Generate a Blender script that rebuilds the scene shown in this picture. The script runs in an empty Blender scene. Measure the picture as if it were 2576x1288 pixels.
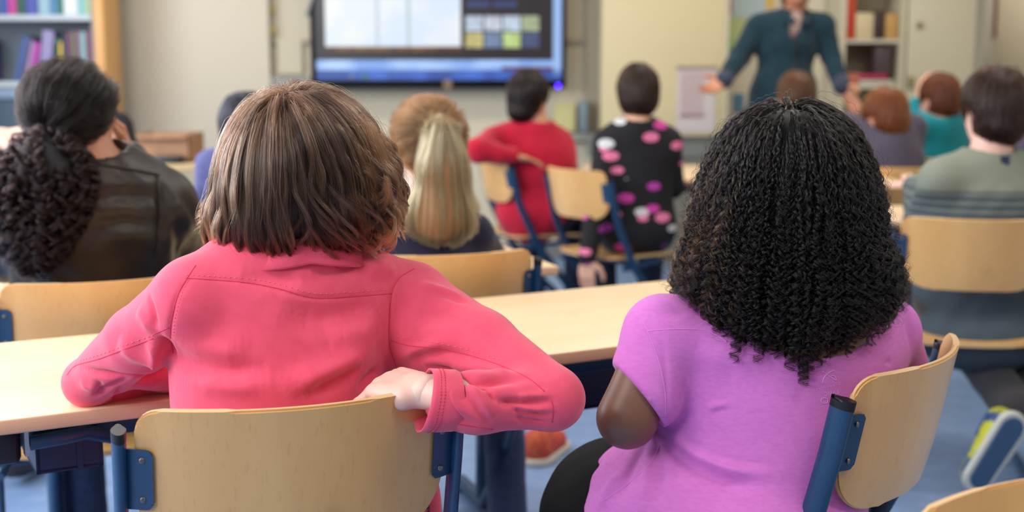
import bpy, bmesh, math, random
import numpy as np
from mathutils import Vector, Matrix, Euler
from mathutils.bvhtree import BVHTree
random.seed(7); RNG = np.random.default_rng(11)
PI = math.pi
SC = bpy.context.scene
COL = SC.collection
def link(o):
    COL.objects.link(o); return o
# ---------------------------------------------------------------- camera, world, lights, exposure
FPX, HZ, PITCH = 3200.0, 1.20, math.radians(8.3)
cam = link(bpy.data.objects.new('camera', bpy.data.cameras.new('camera')))
cam.location = (0, 0, HZ); cam.rotation_euler = (PI/2-PITCH, 0, 0)
cam.data.sensor_width = 36; cam.data.lens = 36*FPX/2576
cam.data.clip_start = .05; cam.data.clip_end = 60
cam.data.dof.use_dof = True; cam.data.dof.focus_distance = 1.66; cam.data.dof.aperture_fstop = 3.3
SC.camera = cam
SC.view_settings.view_transform = 'Standard'; SC.view_settings.look = 'None'
SC.view_settings.exposure = 0.25; SC.view_settings.gamma = 1
SC.view_settings.use_curve_mapping = False
w = bpy.data.worlds.new('world'); SC.world = w; w.use_nodes = True
w.node_tree.nodes['Background'].inputs[0].default_value = (.80, .90, 1, 1)
w.node_tree.nodes['Background'].inputs[1].default_value = .28
def area(name, loc, rot, sx, sy, power, col):
    l = bpy.data.lights.new(name, 'AREA'); l.shape = 'RECTANGLE'; l.size = sx; l.size_y = sy
    l.energy = power; l.color = col
    o = link(bpy.data.objects.new(name, l)); o.location = loc; o.rotation_euler = rot
    return o
# daylight through the window band of the left wall
area('window_daylight', (-3.5, 3.0, 1.85), (0, -PI/2, 0), 1.4, 5.6, 190, (.86, .93, 1))
area('rear_key', (-2.5, -1.0, 2.35), (math.radians(58), 0, math.radians(-46)), 1.3, .9, 56, (.93, .96, 1))  # added key lamp, high behind left, for side and top shading
for lx in (-1.7, 1.5):
    for ly in (.9, 3.5, 6.1):
        area('ceiling_tube_light', (lx, ly, 2.86), (0, 0, 0), 1.5, .45, 24 if ly<5 else 26, (1, .93, .83))
area('hallway_fill', (3.2, 9.1, 2.75), (0, 0, 0), .8, .8, 22, (1, .95, .88))  # added fill that brightens the hallway, no fixture there
cy = SC.cycles
cy.max_bounces = 6; cy.diffuse_bounces = 3; cy.glossy_bounces = 3; cy.transmission_bounces = 4; cy.transparent_max_bounces = 6
cy.caustics_reflective = False; cy.caustics_refractive = False
cy.sample_clamp_indirect = 6
# ---------------------------------------------------------------- pixel <-> place helpers (photo taken as 2576 x 1288)
cp, sp = math.cos(PITCH), math.sin(PITCH)
def ray(px, py):
    u = (px-1288)/FPX; v = (644-py)/FPX
    return Vector((u, cp+v*sp, -sp+v*cp))
CAM = Vector((0, 0, HZ))
def P(px, py, Y):                       # the point seen at a pixel, standing at distance Y into the room
    d = ray(px, py); return CAM+d*(Y/d.y)
def PZ(px, py, z):                      # the point seen at a pixel, lying at height z
    d = ray(px, py); return CAM+d*((z-HZ)/d.z)
def M(r, Y): return r*Y/FPX/cp          # pixels to metres at distance Y
# ---------------------------------------------------------------- materials
def lin(c):
    c = c/255.; return c/12.92 if c <= .04045 else ((c+.055)/1.055)**2.4
def rgb(r, g, b): return (lin(r), lin(g), lin(b), 1)
MATS = {}
def mat(name, col, rough=.5, metal=0, spec=.5, sheen=0, bump=None, emit=None, coat=0, vary=None, sss=0, alpha=None):
    """bump=(scale,strength,dist,stretch) vary=(scale, other colour, contrast lo, hi, stretch)"""
    if name in MATS: return MATS[name]
    m = bpy.data.materials.new(name); m.use_nodes = True; nt = m.node_tree; b = nt.nodes['Principled BSDF']
    b.inputs['Base Color'].default_value = col; b.inputs['Roughness'].default_value = rough
    b.inputs['Metallic'].default_value = metal; b.inputs['Specular IOR Level'].default_value = spec
    if sheen: b.inputs['Sheen Weight'].default_value = sheen; b.inputs['Sheen Roughness'].default_value = .5
    if coat: b.inputs['Coat Weight'].default_value = coat; b.inputs['Coat Roughness'].default_value = .15
    if sss:
        b.inputs['Subsurface Weight'].default_value = sss; b.inputs['Subsurface Radius'].default_value = (1, .35, .2)
        b.inputs['Subsurface Scale'].default_value = .01
    if emit: b.inputs['Emission Color'].default_value = emit[0]; b.inputs['Emission Strength'].default_value = emit[1]
    tc = nt.nodes.new('ShaderNodeTexCoord')
    def noise(scale, stretch, detail=4):
        mp = nt.nodes.new('ShaderNodeMapping'); mp.inputs['Scale'].default_value = stretch or (1, 1, 1)
        nt.links.new(tc.outputs['Object'], mp.inputs[0])
        n = nt.nodes.new('ShaderNodeTexNoise'); n.inputs['Scale'].default_value = scale; n.inputs['Detail'].default_value = detail
        nt.links.new(mp.outputs[0], n.inputs['Vector']); return n
    if vary:
        n = noise(vary[0], vary[4] if len(vary) > 4 else None)
        r = nt.nodes.new('ShaderNodeValToRGB'); r.color_ramp.elements[0].position = vary[2]; r.color_ramp.elements[1].position = vary[3]
        r.color_ramp.elements[0].color = col; r.color_ramp.elements[1].color = vary[1]
        nt.links.new(n.outputs[0], r.inputs[0]); nt.links.new(r.outputs[0], b.inputs['Base Color'])
    if bump:
        n = noise(bump[0], bump[3] if len(bump) > 3 else None, 3)
        bp = nt.nodes.new('ShaderNodeBump'); bp.inputs['Strength'].default_value = bump[1]; bp.inputs['Distance'].default_value = bump[2]
        nt.links.new(n.outputs[0], bp.inputs['Height']); nt.links.new(bp.outputs[0], b.inputs['Normal'])
    MATS[name] = m; return m
def wood(name, c1, c2, c3, grain, rough=.38, coat=.15, scale=1.0, flecks=None):
    """laid veneer: long soft bands along the grain axis plus fine fibres and short dark flecks"""
    if name in MATS: return MATS[name]
    m = bpy.data.materials.new(name); m.use_nodes = True; nt = m.node_tree; b = nt.nodes['Principled BSDF']
    N = nt.nodes.new; L = nt.links.new
    tc = N('ShaderNodeTexCoord')
    def ns(sc, st, det, rg=.5, dist=0):
        mp = N('ShaderNodeMapping'); mp.inputs['Scale'].default_value = st; L(tc.outputs['Object'], mp.inputs[0])
        n = N('ShaderNodeTexNoise'); n.inputs['Scale'].default_value = sc; n.inputs['Detail'].default_value = det
        n.inputs['Roughness'].default_value = rg; n.inputs['Distortion'].default_value = dist; L(mp.outputs[0], n.inputs['Vector']); return n
    g = {'x': (.12, 1, 1), 'y': (1, .12, 1), 'z': (1, 1, .12)}[grain]
    n1 = ns(9*scale, g, 3, .5, .6)
    r1 = N('ShaderNodeValToRGB'); r1.color_ramp.elements[0].position = .3; r1.color_ramp.elements[1].position = .7
    r1.color_ramp.elements[0].color = c1; r1.color_ramp.elements[1].color = c2; L(n1.outputs[0], r1.inputs[0])
    g2 = tuple(x if x == 1 else .014 for x in g)
    n2 = ns(210*scale, g2, 2, .5)
    r2 = N('ShaderNodeValToRGB'); r2.color_ramp.elements[0].position = .58; r2.color_ramp.elements[1].position = .98
    r2.color_ramp.elements[0].color = (0, 0, 0, 1); r2.color_ramp.elements[1].color = (.6, .6, .6, 1); L(n2.outputs[0], r2.inputs[0])
    mx = N('ShaderNodeMix'); mx.data_type = 'RGBA'; L(r2.outputs[0], mx.inputs['Factor']); L(r1.outputs[0], mx.inputs['A']); mx.inputs['B'].default_value = c3
    # worn smudges
    n3 = ns(11, (1, 1, 1), 5, .6)
    r3 = N('ShaderNodeValToRGB'); r3.color_ramp.elements[0].position = .6; r3.color_ramp.elements[1].position = .85
    r3.color_ramp.elements[0].color = (1, 1, 1, 1); r3.color_ramp.elements[1].color = (.72, .68, .66, 1); L(n3.outputs[0], r3.inputs[0])
    mm = N('ShaderNodeMix'); mm.data_type = 'RGBA'; mm.blend_type = 'MULTIPLY'; mm.inputs['Factor'].default_value = .8
    L(mx.outputs['Result'], mm.inputs['A']); L(r3.outputs[0], mm.inputs['B']); L(mm.outputs['Result'], b.inputs['Base Color'])
    b.inputs['Roughness'].default_value = rough; b.inputs['Coat Weight'].default_value = coat; b.inputs['Coat Roughness'].default_value = .25
    b.inputs['Specular IOR Level'].default_value = .4
    MATS[name] = m; return m
# ---------------------------------------------------------------- object helpers
def mesh_obj(name, V, F, m, parent=None, smooth=False):
    me = bpy.data.meshes.new(name)
    if isinstance(F, np.ndarray):
        n = len(F); k = F.shape[1]
        me.vertices.add(len(V)); me.vertices.foreach_set('co', np.asarray(V, np.float32).ravel())
        me.loops.add(n*k); me.loops.foreach_set('vertex_index', F.astype(np.int32).ravel())
        me.polygons.add(n); me.polygons.foreach_set('loop_start', np.arange(0, n*k, k, dtype=np.int32))
        me.update(calc_edges=True); me.validate()
    else:
        me.from_pydata([tuple(v) for v in V], [], [tuple(f) for f in F])
    if smooth: me.shade_smooth()
    if m: me.materials.append(m)
    o = link(bpy.data.objects.new(name, me)); o.parent = parent
    return o
def bm_obj(name, bm, m, parent=None, smooth=False, auto=None):
    me = bpy.data.meshes.new(name); bmesh.ops.recalc_face_normals(bm, faces=bm.faces); bm.to_mesh(me); bm.free()
    if smooth: me.shade_smooth()
    if auto is not None:
        me.shade_smooth()
        try: me.set_sharp_from_angle(angle=math.radians(auto))
        except Exception: pass
    for x in (m if isinstance(m, (list, tuple)) else [m]): me.materials.append(x)
    o = link(bpy.data.objects.new(name, me)); o.parent = parent
    return o
def empty(name, label, cat, loc=(0, 0, 0), rz=0, group=None):
    o = link(bpy.data.objects.new(name, None)); o.location = loc; o.rotation_euler = (0, 0, rz); o.empty_display_size = .1
    o['label'] = label; o['category'] = cat
    if group: o['group'] = group
    return o
def tag(o, label, cat, group=None):
    o['label'] = label; o['category'] = cat
    if group: o['group'] = group
    return o
def struct(o): o['kind'] = 'structure'; return o
def box(bm, x0, x1, y0, y1, z0, z1, bev=0, seg=2, mi=0, mtx=None):
    r = bmesh.ops.create_cube(bm, size=1); vs = r['verts']
    for v in vs: v.co = Vector(((x0+x1)/2+v.co.x*(x1-x0), (y0+y1)/2+v.co.y*(y1-y0), (z0+z1)/2+v.co.z*(z1-z0)))
    fs = set(f for v in vs for f in v.link_faces)
    if bev:
        es = list({e for v in vs for e in v.link_edges})
        rr = bmesh.ops.bevel(bm, geom=es, offset=bev, segments=seg, affect='EDGES', profile=.5)
        fs = set(rr['faces']) | {f for f in fs if f.is_valid}; vs = list({v for f in fs for v in f.verts})
    for f in fs: f.material_index = mi
    if mtx: bmesh.ops.transform(bm, matrix=mtx, verts=[v for v in vs if v.is_valid])
    return vs
def tube(bm, pts, r, n=12, ry=None, up=None, cap=True, radii=None):
    """swept (oval) tube through points; ry = half thickness along `up`"""
    pts = [Vector(p) for p in pts]; rings = []; prev = None
    for i, p in enumerate(pts):
        t = (pts[min(i+1, len(pts)-1)]-pts[max(i-1, 0)]).normalized()
        u = Vector(up) if up is not None else (prev if prev is not None else (Vector((0, 0, 1)) if abs(t.z) < .9 else Vector((1, 0, 0))))
        a = (u-t*u.dot(t)).normalized(); b = t.cross(a); prev = a
        rr = radii[i] if radii else r
        ra = rr if ry is None else ry
        rings.append([bm.verts.new(p+a*ra*math.cos(2*PI*k/n)+b*rr*math.sin(2*PI*k/n)) for k in range(n)])
    for q, s in zip(rings, rings[1:]):
        for k in range(n): bm.faces.new((q[k], q[(k+1) % n], s[(k+1) % n], s[k]))
    if cap: bm.faces.new(rings[0][::-1]); bm.faces.new(rings[-1])
    return rings
def simple_box(name, m, parent, *a, bev=0, **k):
    bm = bmesh.new(); box(bm, *a, bev=bev); return bm_obj(name, bm, m, parent, auto=40 if bev else None)
def copy_tree(o, parent=None):
    c = o.copy(); link(c); c.parent = parent
    for ch in [x for x in o.children]: copy_tree(ch, c)
    return c
# ================================================================ THE ROOM
CREAM = mat('cream wall paint', rgb(214, 202, 176), .7, bump=(60, .05, .002))
PANEL = mat('cream panel paint', rgb(218, 206, 184), .45)
LINO = mat('blue grey linoleum', rgb(120, 148, 192), .4, vary=(14, rgb(134, 160, 200), .4, .65))
CEIL = mat('white ceiling tile', rgb(225, 222, 214), .8)
WHITE = mat('white laminate', rgb(214, 210, 200), .45)
OAK = wood('orange oak', rgb(226, 170, 96), rgb(214, 152, 80), rgb(190, 130, 66), 'z')
BW = 8.1                                                     # the board wall
def wl(name, *a, m=CREAM, bev=0): return struct(simple_box(name, m, None, *a, bev=bev))
wl('floor', -3.6, 3.8, -2.6, 10.6, -.05, 0, m=LINO)
wl('ceiling', -3.6, 3.8, -2.6, 10.6, 2.9, 2.95, m=CEIL)
XD = P(2455, 180, BW).x                                      # the doorway's edge in the board wall
wl('wall_front', -3.6, XD, BW, BW+.12, 0, 2.9)
wl('wall_front_lintel', XD, 3.8, BW, BW+.12, 2.15, 2.9)
wl('wall_right', 3.7, 3.8, -2.6, 10.6, 0, 2.9)
HALL = mat('hallway paint', rgb(176, 170, 158), .7)
wl('wall_hallway', XD-1, 3.8, 9.9, 10.0, 0, 2.9, m=HALL)
# left wall with its window band
wl('wall_left', -3.7, -3.6, -2.6, 10.6, 0, .95); wl('wall_left_header', -3.7, -3.6, -2.6, 10.6, 2.7, 2.9)
for i, yy in enumerate((-2.6, -.4, 2.2, 4.8, 6.3)):
    wl('wall_left_pier', -3.7, -3.6, yy, yy+(.12 if yy < 6 else 4.2), .95, 2.7)
wl('trim_doorway', XD-.045, XD+.035, BW-.03, BW+.14, 0, 2.2, m=mat('white gloss trim', rgb(226, 222, 205), .35), bev=.004)
wl('baseboard_front', -3.6, XD-.05, BW-.018, BW, 0, .1, m=mat('grey plinth', rgb(120, 122, 122), .5))
# hallway furniture seen through the doorway: dark picture, dark rail
o = tag(simple_box('hallway_notice', mat('dark red print', rgb(92, 22, 36), .6), None, P(2543, 0, 9.88).x, 3.69, 9.86, 9.89, P(2550, 92, 9.88).z, 2.1, bev=.004),
        'dark red notice on the grey hallway wall beyond the doorway', 'poster')
o = empty('hallway_bench', 'dark brown cabinet with a black top in the hallway beyond the doorway', 'cabinet', (3.0, 9.3, 0))
bz = P(2500, 178, 9.2).z
simple_box('worktop', mat('black top', rgb(34, 32, 34), .4), o, -.4, .62, -.12, .5, bz-.04, bz+.02, bev=.004)
simple_box('body', mat('dark brown cabinet', rgb(74, 50, 38), .5), o, -.38, .6, -.1, .48, 0, bz-.04)
o = tag(simple_box('coat_hook_box', mat('dark door closer', rgb(54, 50, 46), .5), None, P(2461, 120, 9.8).x-.02, P(2476, 120, 9.8).x, 9.8, 9.9, P(2461, 140, 9.8).z, P(2461, 112, 9.8).z, bev=.01),
        'small dark wall box on the hallway wall beside the door frame', 'wall box')
# ---- cream board panels left and right of the screen
def fx(px, Y=BW-.06): return P(px, 200, Y).x
def fz(py, Y=BW-.06): return P(1288, py, Y).z
pn = empty('sliding_panel', 'wide plain cream wall panel between the bookcase and the screen', 'wall panel')
simple_box('board', PANEL, pn, fx(266), fx(676), BW-.09, BW-.001, fz(392), 2.7, bev=.006)
bm = bmesh.new(); box(bm, fx(672), fx(682), BW-.095, BW-.002, fz(392), 2.7, .002)
bm_obj('edge_profile', bm, mat('pale edge strip', rgb(206, 196, 174), .5), pn)
pn = empty('cupboard_front', 'tall cream cupboard front between the screen and the teacher', 'cupboard')
simple_box('door', mat('warm cream door', rgb(222, 204, 160), .5), pn, fx(1507), fx(1806), BW-.3, BW-.001, fz(343, BW-.3), 2.6, bev=.006)
simple_box('plinth', mat('grey cupboard plinth', rgb(122, 124, 118), .5), pn, fx(1480), fx(1830), BW-.26, BW-.001, fz(396, BW-.3), fz(345, BW-.3))
simple_box('lower_case', mat('grey green cupboard', rgb(128, 126, 112), .5), pn, fx(1500), fx(1812), BW-.24, BW-.001, 0, fz(396, BW-.3))
simple_box('corner_post', mat('pale corner post', rgb(205, 197, 172), .5), pn, fx(1806), fx(1814), BW-.3, BW-.001, fz(343, BW-.3), 2.6)
wl('trim_board_rail', fx(676), fx(1507), BW-.03, BW-.001, fz(108), fz(98), m=mat('grey board rail', rgb(170, 160, 140), .4))
wl('trim_board_ledge', fx(676), fx(785), BW-.08, BW-.001, fz(218), fz(192), m=mat('grey ledge', rgb(150, 148, 140), .5))
wl('trim_chalk_ledge', fx(1422), fx(1500), BW-.12, BW-.001, fz(352), fz(334), m=mat('grey ledge', rgb(150, 148, 140), .5))
wl('trim_recess', fx(1474), fx(1507), BW-.05, BW-.001, fz(334), 2.6, m=mat('grey recess strip', rgb(164, 156, 138), .5))
# papers tucked beside the screen
def sheet(name, px0, px1, py0, py1, Y, col, label, cat, rough=.7, th=.003):
    o = simple_box(name, mat(name+str(col)[:22], col, rough), None, fx(px0, Y), fx(px1, Y), Y-th, Y, fz(py1, Y), fz(py0, Y))
    return tag(o, label, cat)
sheet('sticky_note', 683, 694, 15, 34, BW-.031, rgb(206, 176, 92), 'upper ochre note stuck left of the screen', 'note')
sheet('sticky_note', 684, 696, 66, 84, BW-.031, rgb(214, 186, 104), 'lower ochre note stuck left of the screen', 'note')
sheet('wall_paper_sheet', 700, 762, 96, 186, BW-.031, rgb(208, 198, 170), 'pale sheet of paper pinned left of the screen', 'paper')
sheet('wall_paper_sheet', 1395, 1448, 258, 330, BW-.06, rgb(206, 196, 136), 'pale yellow sheet standing below the right end of the screen', 'paper')
o = simple_box('blue_holder', mat('blue grey holder', rgb(116, 130, 138), .5), None, fx(1456), fx(1478), BW-.16, BW-.05, fz(330), fz(252), bev=.006)
tag(o, 'narrow blue grey holder hanging right of the screen', 'holder')
# ---- interactive whiteboard
SY = 7.9
def sx(px): return P(px, 150, SY).x
def sz(py): return P(1288, py, SY).z
scr = empty('interactive_whiteboard', 'large black framed screen lit with a web page and blue taskbar', 'screen')
BLK = mat('black gloss frame', rgb(20, 18, 20), .3)
ztop = sz(222)+1.02
bm = bmesh.new(); box(bm, sx(781), sx(1424), SY-.01, SY+.08, sz(222), ztop, .012)
bm_obj('frame', bm, mat('matt black bezel', rgb(10, 9, 10), .5, spec=.2), scr, auto=40)
def glow(name, col, s, vary=None):
    m = bpy.data.materials.new(name); m.use_nodes = True; nt = m.node_tree; b = nt.nodes['Principled BSDF']
    b.inputs['Base Color'].default_value = (.01, .01, .01, 1); b.inputs['Roughness'].default_value = .3
    b.inputs['Emission Strength'].default_value = s; b.inputs['Emission Color'].default_value = col
    if vary:
        tc = nt.nodes.new('ShaderNodeTexCoord'); mp = nt.nodes.new('ShaderNodeMapping'); mp.inputs['Scale'].default_value = vary[1]
        n = nt.nodes.new('ShaderNodeTexNoise'); n.inputs['Scale'].default_value = vary[0]; n.inputs['Detail'].default_value = 3
        r = nt.nodes.new('ShaderNodeValToRGB'); r.color_ramp.elements[0].position = .42; r.color_ramp.elements[1].position = .6
        r.color_ramp.elements[0].color = col; r.color_ramp.elements[1].color = vary[2]
        nt.links.new(tc.outputs['Object'], mp.inputs[0]); nt.links.new(mp.outputs[0], n.inputs['Vector']); nt.links.new(n.outputs[0], r.inputs[0])
        nt.links.new(r.outputs[0], b.inputs['Emission Color'])
    return m
def panel(name, px0, px1, py0, py1, m, parent, k=1, ztop_=None):
    z1 = ztop_ if ztop_ is not None else sz(py0)
    return simple_box(name, m, parent, sx(px0), sx(px1), SY-.0115-.0015*k, SY-.01, sz(py1), z1)
disp = panel('display', 796, 1413, 0, 202, glow('dark page', rgb(40, 28, 34), .55), scr, 0, ztop-.03)
dz = ztop-.03
panel('page_picture', 820, 1160, 0, 117, glow('page photo', rgb(206, 220, 240), .95, (2.2, (1, 1, 1), rgb(226, 228, 226))), disp, 1, dz-.12)
panel('picture_base', 822, 1160, 100, 128, glow('ochre base', rgb(150, 104, 24), .6, (14, (1, 1, .3), rgb(104, 42, 12))), disp, .5)
panel('picture_line', 946, 956, 0, 116, glow('page fold', rgb(190, 204, 216), .9), disp, 2, dz-.12)
panel('picture_line', 1024, 1034, 0, 116, glow('page fold green', rgb(180, 200, 200), .9), disp, 2, dz-.12)
panel('scroll_bar', 1391, 1412, 0, 190, glow('pale blue bar', rgb(150, 182, 232), .9), disp, 1, dz)
panel('taskbar_upper', 797, 1391, 151, 176, glow('taskbar light', rgb(170, 200, 245), .95, (3, (1, 1, 1), rgb(120, 158, 222))), disp, 1)
panel('taskbar_lower', 797, 1412, 176, 201, glow('taskbar blue', rgb(64, 108, 206), .85, (5, (1, 1, 1), rgb(46, 78, 160))), disp, 1)
panel('taskbar_icon', 913, 926, 186, 198, glow('green icon', rgb(50, 120, 90), .8), disp, 2)
panel('taskbar_icon', 880, 890, 188, 196, glow('grey icon', rgb(120, 130, 150), .8), disp, 2)
panel('taskbar_slider', 1262, 1392, 168, 176, glow('rust strip', rgb(120, 60, 40), .6), disp, 2)
for (a_, b_) in ((1176, 1232), (1242, 1300)):
    panel('link_text', a_, b_, 4, 18, glow('blue link', rgb(52, 66, 120), .8), disp, 1)
tc_ = [(200, 216, 236), (206, 214, 228), (204, 222, 240), (176, 188, 150), (206, 196, 130), (120, 140, 176), (196, 222, 140), (74, 88, 126)]
for i in range(8):
    cx = 1172+(i % 4)*47; cy_ = 40+(i//4)*42
    panel('thumbnail', cx, cx+43, cy_, cy_+38, glow('thumb %d' % i, rgb(*tc_[i]), .85, (26, (1, 1, 1), rgb(*[int(c*.85) for c in tc_[i]]))), disp, 1)
def disc(name, px, py, r, m, parent, th=.004):
    bm = bmesh.new(); bmesh.ops.create_cone(bm, cap_ends=True, segments=24, radius1=r, radius2=r, depth=th)
    bmesh.ops.transform(bm, matrix=Matrix.Translation((sx(px), SY-.013, sz(py))) @ Matrix.Rotation(PI/2, 4, 'X'), verts=bm.verts)
    return bm_obj(name, bm, m, parent)
disc('power_light', 1404.5, 216, .012, glow('blue power light', (.05, .01, 1, 1), 9), scr)
bm = bmesh.new()
tube(bm, [(sx(1126)+.024*math.cos(a), SY-.014, sz(212)+.024*math.sin(a)) for a in np.linspace(0, 2*PI, 25)], .0035, 6)
bm_obj('button_ring', bm, mat('brass button', rgb(190, 160, 110), .35), scr, smooth=True)
disc('button', 1126, 212, .019, mat('dark pink button', rgb(120, 92, 84), .4), scr)
bm = bmesh.new(); tube(bm, [(sx(792), SY-.03, sz(-60)), (sx(790), SY-.03, sz(-10)), (sx(776), SY-.03, sz(42))], .012, 10)
tag(bm_obj('board_lamp_arm', bm, mat('grey plastic arm', rgb(170, 168, 165), .4), None, smooth=True), 'pale grey arm hanging over the left edge of the screen', 'arm')
# ---- wall poster on the cupboard, papers and cupboard behind the teacher
YP = BW-.302
po = empty('text_poster', 'pale poster with rows of reddish text on the cream cupboard', 'poster')
simple_box('paper', mat('poster paper', rgb(206, 194, 192), .6), po, fx(1704, YP), fx(1800, YP), YP-.004, YP, fz(332, YP), fz(166, YP))
bm = bmesh.new(); random.seed(3)
for r_ in range(13):
    y0 = 184+r_*9
    x = 1714
    while x < 1766:
        w_ = random.uniform(5, 16); box(bm, fx(x, YP), fx(min(x+w_, 1770), YP), YP-.006, YP-.004, fz(y0+4, YP), fz(y0, YP)); x += w_+3
box(bm, fx(1712, YP), fx(1776, YP), YP-.006, YP-.004, fz(294, YP), fz(288, YP))
bm_obj('printed_rows', bm, mat('poster red ink', rgb(176, 132, 138), .7), po)
simple_box('top_batten', mat('batten', rgb(158, 140, 128), .5), po, fx(1701, YP), fx(1803, YP), YP-.012, YP, fz(174, YP), fz(166, YP))
YQ = BW-.002
pins = [(1818, 1836, 0, 36, rgb(196, 128, 120), 'red and pink picture pinned at the top behind the teacher'),
        (1838, 1918, -20, 44, rgb(186, 204, 206), 'pale blue sheet pinned behind the teacher'),
        (1921, 1942, -20, 20, rgb(226, 184, 84), 'yellow orange sheet pinned behind the teacher'),
        (1822, 1880, 46, 128, rgb(192, 202, 142), 'light green drawing pinned behind the teacher'),
        (1818, 1836, 92, 130, rgb(142, 188, 92), 'bright green leaf shape pinned below the light green drawing'),
        (1845, 1873, 236, 284, rgb(90, 128, 156), 'small blue card low on the wall behind the teacher')]
for a_ in pins: sheet('pinned_drawing', a_[0], a_[1], a_[2], a_[3], YQ-.01*(pins.index(a_) in (4,)), a_[4], a_[5], 'drawing')
# open wall cupboard with shelves
CY = BW-.36
def cx_(px): return P(px, 150, CY).x
def cz_(py): return P(1288, py, CY).z
cab = empty('wall_cupboard', 'open white cupboard with shelves of binders and boxes right of the teacher', 'cupboard')
bm = bmesh.new()
box(bm, cx_(2112), cx_(2126), CY, BW-.001, 0, 2.5); box(bm, cx_(2262), cx_(2276), CY, BW-.001, 0, 2.5); box(bm, cx_(2112), cx_(2276), BW-.02, BW-.001, 0, 2.5)
bm_obj('carcass', bm, mat('cream laminate', rgb(206, 196, 168), .45), cab)
for py in (102, 217, 330, -60):
    simple_box('shelf', mat('pale shelf board', rgb(212, 204, 182), .45), cab, cx_(2126), cx_(2262), CY+.01, BW-.02, cz_(py+6), cz_(py-3))
dr = simple_box('door', mat('cream laminate', rgb(206, 196, 168), .45), cab, cx_(2279), cx_(2448), CY-.02, CY, .05, 2.5, bev=.004)
simple_box('handle', mat('olive brass', rgb(140, 124, 70), .4, metal=.3), dr, cx_(2283), cx_(2293), CY-.05, CY-.02, cz_(222), cz_(192), bev=.004)
simple_box('hinge', mat('olive brass', rgb(140, 124, 70), .4, metal=.3), dr, cx_(2300), cx_(2312), CY-.035, CY-.02, cz_(72), cz_(56), bev=.003)
def shelfbox(name, px0, px1, pyt, pyb, col, label, cat, dep=.24, off=.03, bev=.004):
    o = simple_box(name, mat('m '+label[:24], col, .5), None, cx_(px0), cx_(px1), CY+off, CY+off+dep, cz_(pyb), cz_(pyt), bev=bev)
    return tag(o, label, cat)
shelfbox('binder', 2127, 2151, -30, 99, rgb(206, 66, 30), 'tall orange red binder on the upper cupboard shelf', 'binder')
shelfbox('storage_box', 2153, 2198, 32, 99, rgb(212, 192, 150), 'cream storage box on the upper shelf beside the orange binder', 'box')
shelfbox('dark_jar', 2200, 2225, 26, 99, rgb(62, 42, 36), 'dark brown jar standing between the boxes on the upper shelf', 'jar', .1)
shelfbox('storage_box', 2228, 2260, 34, 99, rgb(196, 152, 88), 'tan storage box at the right of the upper shelf', 'box')
shelfbox('book_stack', 2128, 2168, 184, 214, rgb(196, 112, 92), 'reddish stack of papers on the second cupboard shelf', 'papers')
shelfbox('folder', 2166, 2240, 186, 200, rgb(176, 42, 84), 'magenta folder on the second cupboard shelf', 'folder')
shelfbox('paper_tray', 2168, 2256, 201, 214, rgb(196, 190, 176), 'white paper tray under the magenta folder', 'tray')
shelfbox('dark_case', 2205, 2246, 118, 185, rgb(78, 62, 66), 'dark grey case standing on the magenta folder', 'case', .12)
shelfbox('red_crate', 2128, 2170, 296, 327, rgb(126, 34, 44), 'dark red crate on the low shelf behind the seated boys', 'crate')
# ---- bookcase at the left
BY = 7.45
def bx_(px): return P(px, 100, BY).x
def bz_(py): return P(1288, py, BY).z
bc = empty('bookcase', 'white bookcase with an orange oak side and two rows of books', 'bookcase')
WG = mat('cool white shelf', rgb(198, 206, 214), .5); GB = mat('grey back panel', rgb(132, 142, 152), .6)
simple_box('side_panel', OAK, bc, bx_(236), bx_(262), BY, BY+.32, 0, 2.4, bev=.003)
simple_box('side_panel', OAK, bc, -3.59, -3.57, BY, BY+.32, 0, 2.4)
simple_box('inner_side', GB, bc, bx_(229), bx_(236), BY+.012, BY+.32, .3, 2.38)
simple_box('back_panel', GB, bc, -3.57, bx_(236), BY+.30, BY+.32, 0, 2.4)
for py in (44, 212, -130): simple_box('shelf', WG, bc, -3.57, bx_(229), BY+.01, BY+.3, bz_(py+7), bz_(py-7))
simple_box('shelf', WG, bc, -3.57, bx_(229), BY+.01, BY+.3, .32, .35)
def book(px0, px1, pyt, pyb, col, label, lean=0, group='books on the upper bookcase shelf', Y=BY+.05):
    w_ = bx_(px1)-bx_(px0); h_ = bz_(pyt)-bz_(pyb)
    o = empty('book', label, 'book', (bx_(px0), Y, bz_(pyb)+.003), 0, group); o.rotation_euler = (0, lean, 0)
    bm = bmesh.new(); box(bm, 0, .003, 0, .2, 0, h_); box(bm, w_-.003, w_, 0, .2, 0, h_); box(bm, 0, w_, -.003, .003, 0, h_, .0015)
    bm_obj('cover', bm, mat('cover '+str([round(c, 2) for c in col]), col, .45), o)
    simple_box('pages', mat('book pages', rgb(222, 216, 200), .8), o, .003, w_-.003, .003, .195, .004, h_-.004)
up = [(0, 14, rgb(40, 88, 186), 'blue book at the left end of the upper bookcase shelf'), (16, 38, rgb(196, 60, 150), 'magenta book next to the blue one on the upper shelf'),
      (39, 61, rgb(14, 84, 66), 'dark green book between magenta and indigo books'), (62, 92, rgb(68, 76, 166), 'thick indigo book on the upper bookcase shelf'),
      (94, 122, rgb(150, 184, 200), 'pale blue thick book on the upper bookcase shelf'), (123, 142, rgb(70, 124, 170), 'steel blue book on the upper bookcase shelf'),
      (143, 155, rgb(20, 110, 80), 'thin green book beside the steel blue one'), (157, 192, rgb(222, 226, 236), 'wide white binder on the upper bookcase shelf'),
      (194, 212, rgb(130, 190, 190), 'aqua book right of the white binder'), (213, 227, rgb(184, 200, 140), 'yellow green book at the right end of the upper shelf')]
for i, b_ in enumerate(up): book(b_[0], b_[1], -70+(i*37 % 30), 37, b_[2], b_[3])
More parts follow.
